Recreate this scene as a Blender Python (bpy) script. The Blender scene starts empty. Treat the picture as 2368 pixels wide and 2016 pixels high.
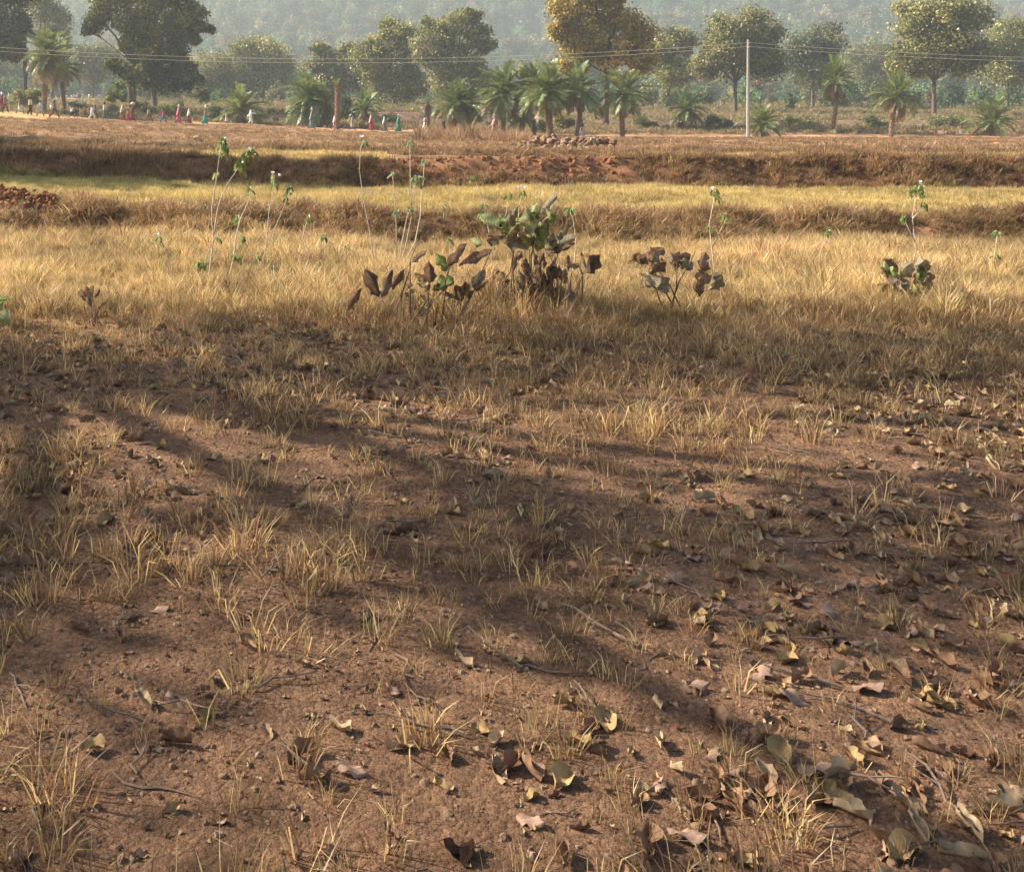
import bpy, math, random
import numpy as np
from mathutils import Vector, Matrix, Euler

R = math.radians
rng = np.random.default_rng(7)
random.seed(7)
scene = bpy.context.scene
COL = scene.collection

# ------------------------------------------------------------------ camera, sky, sun, exposure
F = 2549.0                     # focal length in pixels of the 2368-pixel-wide frame
U0, V0, EYE = 683.0, 286.0, 1.75   # optical axis column, horizon row, eye height
cam = bpy.data.cameras.new('camera')
cam.sensor_fit = 'HORIZONTAL'; cam.sensor_width = 36.0
cam.lens = 36.0 * F / 2368.0
cam.shift_x = (1184.0 - U0) / 2368.0
cam.shift_y = -(1008.0 - V0) / 2368.0
cam.clip_start = 0.05; cam.clip_end = 6000
camo = bpy.data.objects.new('camera', cam); COL.objects.link(camo)
camo.location = (0, 0, EYE); camo.rotation_euler = (R(90), 0, 0)
scene.camera = camo

SUN = Vector((-0.78, 0.30, 0.55)).normalized()      # towards the sun
elev = math.asin(SUN.z); azim = math.atan2(SUN.x, SUN.y)
world = bpy.data.worlds.new('World'); scene.world = world; world.use_nodes = True
wn = world.node_tree.nodes; wl = world.node_tree.links
sky = wn.new('ShaderNodeTexSky'); sky.sky_type = 'NISHITA'; sky.sun_disc = False
sky.sun_elevation = elev; sky.sun_rotation = azim
sky.air_density = 1.0; sky.dust_density = 3.0; sky.ozone_density = 1.0
bg = wn.get('Background'); bg.inputs['Strength'].default_value = 0.10
wl.new(sky.outputs[0], bg.inputs[0])
sl = bpy.data.lights.new('sun', 'SUN'); sl.energy = 5.0; sl.angle = R(0.6); sl.color = (1.0, 0.90, 0.74)
so = bpy.data.objects.new('sun', sl); COL.objects.link(so)
so.rotation_euler = SUN.to_track_quat('Z', 'Y').to_euler(); so.location = (-30, 20, 40)
scene.view_settings.view_transform = 'Standard'; scene.view_settings.look = 'None'
scene.view_settings.exposure = 1.38; scene.view_settings.gamma = 1.0
scene.view_settings.use_curve_mapping = False
scene.render.engine = 'CYCLES'
cy = scene.cycles
cy.use_denoising = True; cy.use_adaptive_sampling = True; cy.adaptive_threshold = 0.02; cy.max_bounces = 4; cy.diffuse_bounces = 2; cy.glossy_bounces = 2
cy.transmission_bounces = 3; cy.volume_bounces = 0; cy.transparent_max_bounces = 8
cy.sample_clamp_indirect = 4.0

# ------------------------------------------------------------------ helpers
def P(u, v, d):
    """pixel + distance -> point"""
    return Vector(((u - U0) / F * d, d, EYE - (v - V0) / F * d))

def _hash(ix, iy, s):
    h = (ix.astype(np.int64) * 374761393 + iy.astype(np.int64) * 668265263 + s * 974711) & 0x7fffffff
    h = ((h ^ (h >> 13)) * 1274126177) & 0x7fffffff
    return ((h ^ (h >> 16)) & 0xffff) / 65535.0
def vnoise(x, y, s=0):
    x = np.asarray(x, float); y = np.asarray(y, float)
    ix = np.floor(x); iy = np.floor(y); fx = x - ix; fy = y - iy
    fx = fx * fx * (3 - 2 * fx); fy = fy * fy * (3 - 2 * fy)
    a = _hash(ix, iy, s); b = _hash(ix + 1, iy, s); c = _hash(ix, iy + 1, s); d = _hash(ix + 1, iy + 1, s)
    return (a + (b - a) * fx) * (1 - fy) + (c + (d - c) * fx) * fy
def fbm(x, y, s=0, o=4):
    t = 0; a = 0.5; 
    for i in range(o):
        t = t + a * (vnoise(x, y, s + i * 17) - 0.5); x = x * 2.03; y = y * 2.03; a *= 0.55
    return t * 2

def tag(o, label=None, cat=None, group=None, kind=None):
    if label: o['label'] = label
    if cat: o['category'] = cat
    if group: o['group'] = group
    if kind: o['kind'] = kind
    return o
def link(name, me, mat=None, parent=None, loc=None):
    o = bpy.data.objects.new(name, me); COL.objects.link(o)
    if mat is not None and me is not None:
        if len(me.materials) == 0: me.materials.append(mat)
        elif me.materials[0] is not mat:
            o.material_slots[0].link = 'OBJECT'; o.material_slots[0].material = mat
    if parent is not None: o.parent = parent
    if loc is not None: o.location = loc
    return o
def empty(name, loc, rz=0.0, label=None, cat=None, group=None):
    o = bpy.data.objects.new(name, None); COL.objects.link(o)
    o.empty_display_size = 0.1; o.location = loc; o.rotation_euler = (0, 0, rz)
    return tag(o, label, cat, group)

def np_mesh(name, V, Fc, col=None, smooth=False):
    V = np.asarray(V, np.float32).reshape(-1, 3); me = bpy.data.meshes.new(name)
    if isinstance(Fc, np.ndarray):
        m, k = Fc.shape
        me.vertices.add(len(V)); me.vertices.foreach_set('co', V.ravel())
        me.loops.add(m * k); me.loops.foreach_set('vertex_index', Fc.astype(np.int32).ravel())
        me.polygons.add(m); me.polygons.foreach_set('loop_start', np.arange(0, m * k, k, dtype=np.int32))
        me.update(calc_edges=True)
    else:
        me.from_pydata([tuple(map(float, v)) for v in V], [], [tuple(int(i) for i in f) for f in Fc]); me.update()
    if col is not None:
        a = me.color_attributes.new('Col', 'FLOAT_COLOR', 'POINT')
        c = np.ones((len(V), 4), np.float32); c[:, :3] = col
        a.data.foreach_set('color', c.ravel())
    if smooth: me.polygons.foreach_set('use_smooth', np.ones(len(me.polygons), bool))
    return me

class MB:
    """collects shapes with colours into one mesh"""
    def __init__(s): s.V = []; s.F = []; s.C = []; s.n = 0
    def add(s, V, Fc, col=(1, 1, 1)):
        V = np.asarray(V, float).reshape(-1, 3); s.V.append(V)
        s.F += [tuple(i + s.n for i in f) for f in Fc]
        c = np.asarray(col, float); s.C.append(np.tile(c, (len(V), 1)) if c.ndim == 1 else c)
        s.n += len(V); return s
    def tube(s, pts, rad, n=6, col=(1, 1, 1), cap=True, sq=(1, 1)):
        pts = [Vector(p) for p in pts]; k = len(pts)
        if not hasattr(rad, '__len__'): rad = [rad] * k
        V = []; up = Vector((0.13, 0.97, 0.21)).normalized()
        for i, p in enumerate(pts):
            t = (pts[min(i + 1, k - 1)] - pts[max(i - 1, 0)]).normalized()
            a = t.cross(up)
            if a.length < 1e-3: a = t.cross(Vector((1, 0, 0)))
            a.normalize(); b = t.cross(a)
            for j in range(n):
                w = 2 * math.pi * j / n
                V.append(p + (a * math.cos(w) * sq[0] + b * math.sin(w) * sq[1]) * rad[i])
        Fc = []
        for i in range(k - 1):
            for j in range(n):
                q = (j + 1) % n; Fc.append((i * n + j, i * n + q, (i + 1) * n + q, (i + 1) * n + j))
        if cap: Fc.append(tuple(range(n - 1, -1, -1))); Fc.append(tuple((k - 1) * n + j for j in range(n)))
        return s.add(V, Fc, col)
    def blob(s, c, r, col=(1, 1, 1), nu=10, nv=7, jit=0.0, seed=0):
        rs = np.random.default_rng(seed); V = []; Fc = []
        r = r if hasattr(r, '__len__') else (r, r, r)
        for i in range(nv + 1):
            th = math.pi * i / nv
            for j in range(nu):
                ph = 2 * math.pi * j / nu; k = 1 + jit * (rs.random() - 0.5) * 2
                V.append((c[0] + r[0] * k * math.sin(th) * math.cos(ph), c[1] + r[1] * k * math.sin(th) * math.sin(ph), c[2] + r[2] * k * math.cos(th)))
        for i in range(nv):
            for j in range(nu):
                q = (j + 1) % nu; Fc.append((i * nu + j, (i + 1) * nu + j, (i + 1) * nu + q, i * nu + q))
        return s.add(V, Fc, col)
    def mesh(s, name, smooth=False):
        V = np.concatenate(s.V); C = np.concatenate(s.C)
        me = np_mesh(name, V, s.F, C, smooth); return me

# ------------------------------------------------------------------ materials
def nt(name):
    m = bpy.data.materials.new(name); m.use_nodes = True; t = m.node_tree; t.nodes.clear()
    out = t.nodes.new('ShaderNodeOutputMaterial'); return m, t, out
def N(t, ty, **kw):
    n = t.nodes.new(ty)
    for k, v in kw.items(): setattr(n, k, v)
    return n
def foliage(name, trans=0.35, gloss=0.04, rvar=0.35, hue=0.03, loc=0.0, vein=False):
    m, t, out = nt(name); L = t.links.new
    at = N(t, 'ShaderNodeAttribute', attribute_name='Col'); oi = N(t, 'ShaderNodeObjectInfo')
    hs = N(t, 'ShaderNodeHueSaturation')
    mr = N(t, 'ShaderNodeMapRange'); mr.inputs[3].default_value = 1 - rvar; mr.inputs[4].default_value = 1 + rvar
    mh = N(t, 'ShaderNodeMapRange'); mh.inputs[3].default_value = 0.5 - hue; mh.inputs[4].default_value = 0.5 + hue
    fr = N(t, 'ShaderNodeMath', operation='MULTIPLY'); fr.inputs[1].default_value = 7.31
    ff = N(t, 'ShaderNodeMath', operation='FRACT')
    L(oi.outputs['Random'], mr.inputs[0]); L(oi.outputs['Random'], fr.inputs[0]); L(fr.outputs[0], ff.inputs[0]); L(ff.outputs[0], mh.inputs[0])
    L(mr.outputs[0], hs.inputs['Value']); L(mh.outputs[0], hs.inputs['Hue']); L(at.outputs['Color'], hs.inputs['Color'])
    src = hs.outputs[0]
    if loc:
        for sc_, amp in ((.22, loc), (.9, loc * .8)):
            ns = N(t, 'ShaderNodeTexNoise'); ns.inputs['Scale'].default_value = sc_; ns.inputs['Detail'].default_value = 3
            L(oi.outputs['Location'], ns.inputs['Vector']); ml = N(t, 'ShaderNodeMapRange'); ml.inputs[1].default_value = .3; ml.inputs[2].default_value = .7
            ml.inputs[3].default_value = 1 - amp; ml.inputs[4].default_value = 1 + amp * .7; L(ns.outputs[0], ml.inputs[0])
            mu = N(t, 'ShaderNodeMix', data_type='RGBA', blend_type='MULTIPLY'); mu.inputs[0].default_value = 1; L(src, mu.inputs[6]); L(ml.outputs[0], mu.inputs[7]); src = mu.outputs[2]
    bpn = None
    if vein:
        tc = N(t, 'ShaderNodeTexCoord'); sp = N(t, 'ShaderNodeSeparateXYZ'); L(tc.outputs['Object'], sp.inputs[0])
        ab = N(t, 'ShaderNodeMath', operation='ABSOLUTE'); L(sp.outputs[1], ab.inputs[0]); m1 = N(t, 'ShaderNodeMath', operation='MULTIPLY_ADD'); m1.inputs[1].default_value = -.9; L(ab.outputs[0], m1.inputs[0]); L(sp.outputs[0], m1.inputs[2])
        m2 = N(t, 'ShaderNodeMath', operation='MULTIPLY'); m2.inputs[1].default_value = 58.0; L(m1.outputs[0], m2.inputs[0]); sn = N(t, 'ShaderNodeMath', operation='SINE'); L(m2.outputs[0], sn.inputs[0])
        pw = N(t, 'ShaderNodeMapRange'); pw.inputs[1].default_value = .75; pw.inputs[2].default_value = 1.0; pw.inputs[3].default_value = 1.0; pw.inputs[4].default_value = 1.45; L(sn.outputs[0], pw.inputs[0])
        n3 = N(t, 'ShaderNodeTexNoise'); n3.inputs['Scale'].default_value = 6; n3.inputs['Detail'].default_value = 6; L(tc.outputs['Object'], n3.inputs['Vector']); m3 = N(t, 'ShaderNodeMapRange'); m3.inputs[1].default_value = .3; m3.inputs[2].default_value = .7; m3.inputs[3].default_value = .65; m3.inputs[4].default_value = 1.3; L(n3.outputs[0], m3.inputs[0])
        for o_ in (pw, m3):
            mu = N(t, 'ShaderNodeMix', data_type='RGBA', blend_type='MULTIPLY'); mu.inputs[0].default_value = 1; L(src, mu.inputs[6]); L(o_.outputs[0], mu.inputs[7]); src = mu.outputs[2]
        bpn = N(t, 'ShaderNodeBump'); bpn.inputs['Strength'].default_value = .5; bpn.inputs['Distance'].default_value = .01; L(sn.outputs[0], bpn.inputs['Height'])
    d = N(t, 'ShaderNodeBsdfDiffuse'); tr = N(t, 'ShaderNodeBsdfTranslucent'); gl = N(t, 'ShaderNodeBsdfGlossy'); gl.inputs['Roughness'].default_value = 0.45
    L(src, d.inputs[0]); L(src, tr.inputs[0])
    if bpn: L(bpn.outputs[0], d.inputs['Normal'])
    a = N(t, 'ShaderNodeMixShader'); a.inputs[0].default_value = trans; L(d.outputs[0], a.inputs[1]); L(tr.outputs[0], a.inputs[2])
    b = N(t, 'ShaderNodeMixShader'); b.inputs[0].default_value = gloss; L(a.outputs[0], b.inputs[1]); L(gl.outputs[0], b.inputs[2])
    L(b.outputs[0], out.inputs[0]); return m
def rough_mat(name, scale=4.0, var=0.5, bump=0.3, rough=0.95, bscale=None, col=None, bdist=0.02):
    """vertex colour (or a colour) broken up by noise, with bump"""
    m, t, out = nt(name); L = t.links.new
    b = N(t, 'ShaderNodeBsdfPrincipled'); b.inputs['Roughness'].default_value = rough
    b.inputs['Specular IOR Level'].default_value = 0.15
    tc = N(t, 'ShaderNodeTexCoord')
    n1 = N(t, 'ShaderNodeTexNoise'); n1.inputs['Scale'].default_value = scale; n1.inputs['Detail'].default_value = 8; n1.inputs['Roughness'].default_value = 0.65
    L(tc.outputs['Object'], n1.inputs['Vector'])
    mr = N(t, 'ShaderNodeMapRange'); mr.inputs[1].default_value = 0.28; mr.inputs[2].default_value = 0.72
    mr.inputs[3].default_value = 1 - var; mr.inputs[4].default_value = 1 + var
    L(n1.outputs[0], mr.inputs[0])
    mx = N(t, 'ShaderNodeMix', data_type='RGBA', blend_type='MULTIPLY'); mx.inputs[0].default_value = 1
    if col is None:
        at = N(t, 'ShaderNodeAttribute', attribute_name='Col'); L(at.outputs['Color'], mx.inputs[6])
    else: mx.inputs[6].default_value = (*col, 1)
    L(mr.outputs[0], mx.inputs[7]); L(mx.outputs[2], b.inputs['Base Color'])
    n2 = N(t, 'ShaderNodeTexNoise'); n2.inputs['Scale'].default_value = bscale or scale * 2; n2.inputs['Detail'].default_value = 10; n2.inputs['Roughness'].default_value = 0.7
    L(tc.outputs['Object'], n2.inputs['Vector'])
    bp = N(t, 'ShaderNodeBump'); bp.inputs['Strength'].default_value = bump; bp.inputs['Distance'].default_value = bdist
    L(n2.outputs[0], bp.inputs['Height']); L(bp.outputs[0], b.inputs['Normal'])
    L(b.outputs[0], out.inputs[0]); return m
M_GROUND = rough_mat('soil', 3.0, 0.45, 0.9, 1.0, 9.0, bdist=0.05)
def grit(m):
    t = m.node_tree; L = t.links.new; b = [n for n in t.nodes if n.type == 'BSDF_PRINCIPLED'][0]; tc = [n for n in t.nodes if n.type == 'TEX_COORD'][0]; bp = [n for n in t.nodes if n.type == 'BUMP'][0]
    src = b.inputs['Base Color'].links[0].from_socket; nrm = bp.outputs[0]
    for sc_, lo, hi, amp, dist in ((55.0, .0, .55, .35, .012), (150.0, .0, .6, .3, .004)):
        v = N(t, 'ShaderNodeTexVoronoi'); v.inputs['Scale'].default_value = sc_; v.inputs['Randomness'].default_value = 1; L(tc.outputs['Object'], v.inputs['Vector'])
        bw = N(t, 'ShaderNodeRGBToBW'); L(v.outputs['Color'], bw.inputs[0])
        mr = N(t, 'ShaderNodeMapRange'); mr.inputs[3].default_value = 1 - amp; mr.inputs[4].default_value = 1 + amp; L(bw.outputs[0], mr.inputs[0])
        mu = N(t, 'ShaderNodeMix', data_type='RGBA', blend_type='MULTIPLY'); mu.inputs[0].default_value = 1; L(src, mu.inputs[6]); L(mr.outputs[0], mu.inputs[7]); src = mu.outputs[2]
        b2 = N(t, 'ShaderNodeBump'); b2.invert = True; b2.inputs['Strength'].default_value = .8; b2.inputs['Distance'].default_value = dist; L(v.outputs['Distance'], b2.inputs['Height']); L(nrm, b2.inputs['Normal']); nrm = b2.outputs[0]
    n = N(t, 'ShaderNodeTexNoise'); n.inputs['Scale'].default_value = .8; n.inputs['Detail'].default_value = 5; L(tc.outputs['Object'], n.inputs['Vector'])
    mr = N(t, 'ShaderNodeMapRange'); mr.inputs[1].default_value = .35; mr.inputs[2].default_value = .65; mr.inputs[3].default_value = .72; mr.inputs[4].default_value = 1.25; L(n.outputs[0], mr.inputs[0])
    mu = N(t, 'ShaderNodeMix', data_type='RGBA', blend_type='MULTIPLY'); mu.inputs[0].default_value = 1; L(src, mu.inputs[6]); L(mr.outputs[0], mu.inputs[7])
    L(mu.outputs[2], b.inputs['Base Color']); L(nrm, b.inputs['Normal'])
grit(M_GROUND)
M_HILL = rough_mat('hill_soil', 0.05, 0.3, 0.2)
M_BARK = rough_mat('bark', 3.0, 0.4, 0.8, 0.95, 8.0, bdist=0.05)
M_LEAF = foliage('tree_leaf', 0.42, 0.03, 0.0, 0.0)
M_HLEAF = foliage('hill_leaf', 0.3, 0.0, 0.45, 0.04)
M_PALM = foliage('palm_leaf', 0.4, 0.05, 0.22, 0.015)
M_GRASS = foliage('dry_grass', 0.45, 0.03, 0.3, 0.012, loc=.32)
M_BIGLEAF = foliage('big_leaf', 0.4, 0.05, 0.15, 0.01, vein=True)
M_LITTER = rough_mat('dead_leaf', 14.0, 0.35, 0.3, 0.7, 40.0, bdist=0.004)
M_STEM = rough_mat('plant_stem', 30.0, 0.3, 0.3, 0.8)
M_CLOD = rough_mat('earth_clod', 8.0, 0.35, 0.8, 1.0, 22.0, bdist=0.03)
M_STONE = rough_mat('stone', 5.0, 0.35, 0.6, 0.9, 14.0, bdist=0.03)
M_SKIN = rough_mat('skin', 20.0, 0.12, 0.05, 0.55, col=(0.13, 0.065, 0.038))
M_HAIR = rough_mat('hair', 30.0, 0.3, 0.3, 0.5, col=(0.012, 0.010, 0.009))
_cl = {}
def cloth(c):
    if c not in _cl: _cl[c] = rough_mat('cloth', 25.0, 0.14, 0.2, 0.9, col=c)
    return _cl[c]

# ------------------------------------------------------------------ terrain
# contour lines across the slope: (distance, [(column, row or None, height)])
def yline(d, pts): return d, [p[0] for p in pts], [EYE - (p[1] - V0) / F * d for p in pts]
def zline(d, pts): return d, [p[0] for p in pts], [p[1] for p in pts]
LINES = [
 zline(9.0, [(0, 0.0)]),
 yline(13.0, [(0, 628), (1366, 632)]),
 yline(17.2, [(0, 543), (300, 556), (600, 553), (900, 566), (1366, 568)]),
 yline(18.0, [(0, 470), (150, 480), (300, 500), (500, 500), (700, 496), (900, 494), (1000, 500), (1366, 505)]),
 zline(19.0, [(0, 0.40), (300, 0.22), (700, 0.17), (1366, 0.12)]),
 yline(27.0, [(0, 417), (450, 431), (700, 440), (1366, 442)]),
 yline(28.2, [(0, 352), (450, 368), (600, 373), (700, 378), (850, 374), (1000, 368), (1366, 368)]),
 zline(29.4, [(0, 0.98), (450, 0.80), (600, 0.70), (800, 0.68), (1000, 0.78), (1366, 0.78)]),
 yline(38.0, [(0, 341), (300, 350), (450, 354), (850, 356), (1000, 362), (1366, 363)]),
 yline(39.2, [(0, 330), (450, 348), (600, 346), (850, 344), (1000, 346), (1200, 350), (1280, 352), (1366, 353)]),
 yline(55.0, [(0, 308), (450, 320), (850, 330), (1200, 336), (1366, 337)]),
 yline(90.0, [(0, 275), (100, 281), (300, 289), (450, 296), (580, 299), (720, 307), (890, 314), (1150, 320), (1366, 325)]),
 yline(107.5, [(0, 263), (46, 266), (125, 275), (300, 282), (440, 288), (580, 291), (722, 300), (890, 306.5), (1000, 307), (1144, 314), (1366, 319)]),
 yline(113.0, [(0, 259), (46, 262), (125, 270), (300, 279), (440, 284), (580, 286), (722, 296), (890, 302), (1000, 303), (1144, 308), (1366, 314)]),
 yline(128.0, [(0, 244), (125, 256), (300, 266), (450, 273), (560, 279), (700, 285), (850, 284), (1050, 284), (1366, 291)]),
 yline(131.0, [(0, 242), (125, 253), (300, 262), (500, 266), (700, 265), (850, 260), (1050, 261), (1366, 280)]),
 yline(180.0, [(0, 232), (300, 238), (500, 243), (800, 245), (1000, 245), (1366, 256)]),
 yline(300.0, [(0, 226), (300, 230), (1366, 238)]),
 zline(545.0, [(0, 15.0), (1366, 15.0)]),
]
LD = np.array([l[0] for l in LINES])
def H(X, Y, rough=True):
    X = np.asarray(X, float); Y = np.asarray(Y, float); sh = np.broadcast(X, Y).shape
    X = np.broadcast_to(X, sh).ravel(); Y = np.broadcast_to(Y, sh).ravel()
    u = np.clip(U0 + F * X / np.maximum(Y, 9.0), -150, 1520)
    w = np.clip((Y - 12) / 5, 0, 1) * np.clip((44 - Y) / 5, 0, 1)
    Yw = Y + w * 0.95 * fbm(X * 0.35, Y * 0.2, 3, 4)
    Z = np.stack([np.interp(u, l[1], l[2]) for l in LINES])
    k = np.clip(np.searchsorted(LD, Yw, side='right') - 1, 0, len(LD) - 2)
    t = np.clip((Yw - LD[k]) / (LD[k + 1] - LD[k]), 0, 1)
    i = np.arange(len(u)); z = Z[k, i] * (1 - t) + Z[k + 1, i] * t
    if rough:
        z = z + 0.035 * fbm(X * 1.3, Y * 1.3, 11, 4) * np.clip(Y / 6, 0.35, 1)
        z = z + 0.10 * fbm(X * 0.9, Y * 0.9, 23, 4) * np.clip((Y - 30) / 8, 0, 1) * (1 - 0.8 * np.clip(1 - np.abs(Y - 110) / 4, 0, 1))
        z = z + 0.10 * fbm(X * 2.2, Y * 2.2, 31, 3) * (np.exp(-((Yw - 17.8) / 0.7) ** 2) + np.exp(-((Yw - 27.9) / 0.8) ** 2) + np.exp(-((Yw - 38.8) / 1.0) ** 2))
        z = z + 0.34 * fbm(X * 0.28, Y * 0.16, 87, 4) * np.clip((Y - 39.5) / 5, 0, 1) * np.clip((104 - Y) / 8, 0, 1)
        z = z + 0.6 * fbm(X * 0.06, Y * 0.06, 41, 3) * np.clip((Y - 130) / 80, 0, 1) * np.clip((545 - Y) / 60, 0, 1)
    return z.reshape(sh)
def hz(x, y): return float(H(np.array([x]), np.array([y]))[0])

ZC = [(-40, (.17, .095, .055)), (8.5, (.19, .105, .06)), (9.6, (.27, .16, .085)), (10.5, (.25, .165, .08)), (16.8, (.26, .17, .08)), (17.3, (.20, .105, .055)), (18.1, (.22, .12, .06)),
      (18.6, (.36, .26, .10)), (26.6, (.36, .27, .10)), (27.1, (.17, .085, .045)), (28.3, (.20, .10, .052)), (29.2, (.34, .24, .10)), (37.4, (.34, .24, .10)), (38.1, (.22, .11, .06)),
      (39.5, (.22, .125, .062)), (60, (.235, .132, .065)), (104, (.26, .145, .07)), (107.6, (.44, .24, .11)), (112.8, (.42, .23, .11)), (115, (.27, .155, .08)), (127, (.24, .14, .08)), (128.2, (.13, .08, .055)), (131, (.13, .08, .055)), (132, (.19, .14, .075)),  # far bund face: shade put into the soil colour, darker than either side
      (200, (.19, .14, .075)), (300, (.19, .14, .085)), (545, (.13, .12, .06))]
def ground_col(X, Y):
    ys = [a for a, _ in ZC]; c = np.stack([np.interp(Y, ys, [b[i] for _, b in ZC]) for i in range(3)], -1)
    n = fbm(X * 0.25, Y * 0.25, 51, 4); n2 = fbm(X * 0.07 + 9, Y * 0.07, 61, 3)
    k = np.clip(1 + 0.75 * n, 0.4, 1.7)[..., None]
    c = c * k; uu = U0 + F * X / np.maximum(Y, 5)
    off = np.clip(np.abs(uu - 655) / 60 - 3.7, 0, 1) * np.clip((Y - 28.6) / .6, 0, 1) * np.clip((38.4 - Y) / .6, 0, 1)
    c = c * (1 - off[..., None]) + np.array([.21, .125, .065]) * k * off[..., None]
    pth = np.clip((150 - uu) / 70, 0, 1) * np.clip((Y - 96) / 6, 0, 1) * np.clip((118 - Y) / 3, 0, 1)
    c = c * (1 - pth[..., None]) + np.array([.56, .33, .14]) * pth[..., None]
    g = np.clip(n2 * 1.6, 0, 1)[..., None] * np.clip((Y - 36) / 6, 0, 1)[..., None] * 0.45
    c = c * (1 - g) + np.array([.25, .19, .085]) * g
    trk = np.clip((uu - 95) / 20, 0, 1) * np.clip((275 - uu) / 20, 0, 1) * np.clip((Y - 225) / 15, 0, 1) * np.clip((312 - Y) / 10, 0, 1)
    c = c * (1 - trk[..., None]) + np.array([.42, .28, .19]) * trk[..., None]
    rock = np.clip((U0 + F * X / np.maximum(Y, 5) - 870) / 60, 0, 1) * np.clip((1470 - uu) / 60, 0, 1) * np.exp(-((Y - 28.0) / 1.1) ** 2)
    c = c * (1 - rock[..., None]) + np.array([.31, .15, .075]) * rock[..., None]
    return c
def seg(a, b, n): return list(np.linspace(a, b, n, endpoint=False))
rows = seg(-40, 1, 30) + seg(1, 9.6, 90) + seg(9.6, 16.9, 60) + seg(16.9, 18.7, 36) + seg(18.7, 26.8, 54) + seg(26.8, 28.8, 36) + seg(28.8, 37.6, 50) + seg(37.6, 39.6, 26) + seg(39.6, 107, 150) + seg(107, 113.5, 14) + seg(113.5, 180, 70) + seg(180, 545, 70) + [545.0]
rows = np.array(rows); NC = 380
s = np.linspace(-1, 1, NC); s = np.sign(s) * (0.55 * np.abs(s) + 0.45 * np.abs(s) ** 3)
GX = s[None, :] * (26 + 0.92 * np.maximum(rows, 0))[:, None] + 0.16 * np.maximum(rows, 0)[:, None]; GY = np.repeat(rows[:, None], NC, 1)
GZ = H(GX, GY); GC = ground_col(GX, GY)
def strip(name, y0, y1):
    i = np.where((rows >= y0 - 1e-6) & (rows <= y1 + 1e-6))[0]; a, b = i[0], i[-1]
    V = np.stack([GX, GY, GZ], -1)[a:b + 1].reshape(-1, 3); n = b - a + 1
    q = np.arange((n - 1) * NC).reshape(n - 1, NC)[:, :-1].ravel()
    Fc = np.stack([q, q + 1, q + NC + 1, q + NC], -1)
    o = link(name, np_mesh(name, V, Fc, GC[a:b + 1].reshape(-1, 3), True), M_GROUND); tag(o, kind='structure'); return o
def nearest(y): return float(rows[np.argmin(np.abs(rows - y))])
cuts = [-40, 9.6, 16.9, 18.7, 26.8, 28.8, 37.6, 39.6, 107, 113.5, 545]
names = ['ground', 'stubble_field', 'earth_bank', 'stubble_field', 'earth_bank', 'stubble_field', 'earth_bank', 'grassy_slope', 'dirt_path', 'scrub_ground']
STR = [strip(nm, nearest(cuts[i]), nearest(cuts[i + 1])) for i, nm in enumerate(names)]
bank_low, bank_mid = STR[2], STR[4]

def HH(X, Y):
    t = np.clip((Y - 545) / 420, 0, 1.25)
    z = 15 + 120 * np.minimum(t, 1) + np.clip(t - 1, 0, 1) * 10
    fold = fbm(X * 0.008, Y * 0.006, 71, 4)
    return z + fold * 30 * np.clip((Y - 545) / 150, 0, 1)
hy = np.linspace(545, 1150, 90); hx = np.linspace(-640, 1080, 180)
hX, hY = np.meshgrid(hx, hy); V = np.stack([hX, hY, HH(hX, hY)], -1).reshape(-1, 3)
q = np.arange(89 * 180).reshape(89, 180)[:, :-1].ravel()
hc = np.array([.05, .06, .03]) * (1 + 0.4 * fbm(hX * .02, hY * .02, 5, 3)).reshape(-1, 1)
tag(link('hill', np_mesh('hill', V, np.stack([q, q + 1, q + 181, q + 180], -1), hc, True), M_HILL), kind='structure')

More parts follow.
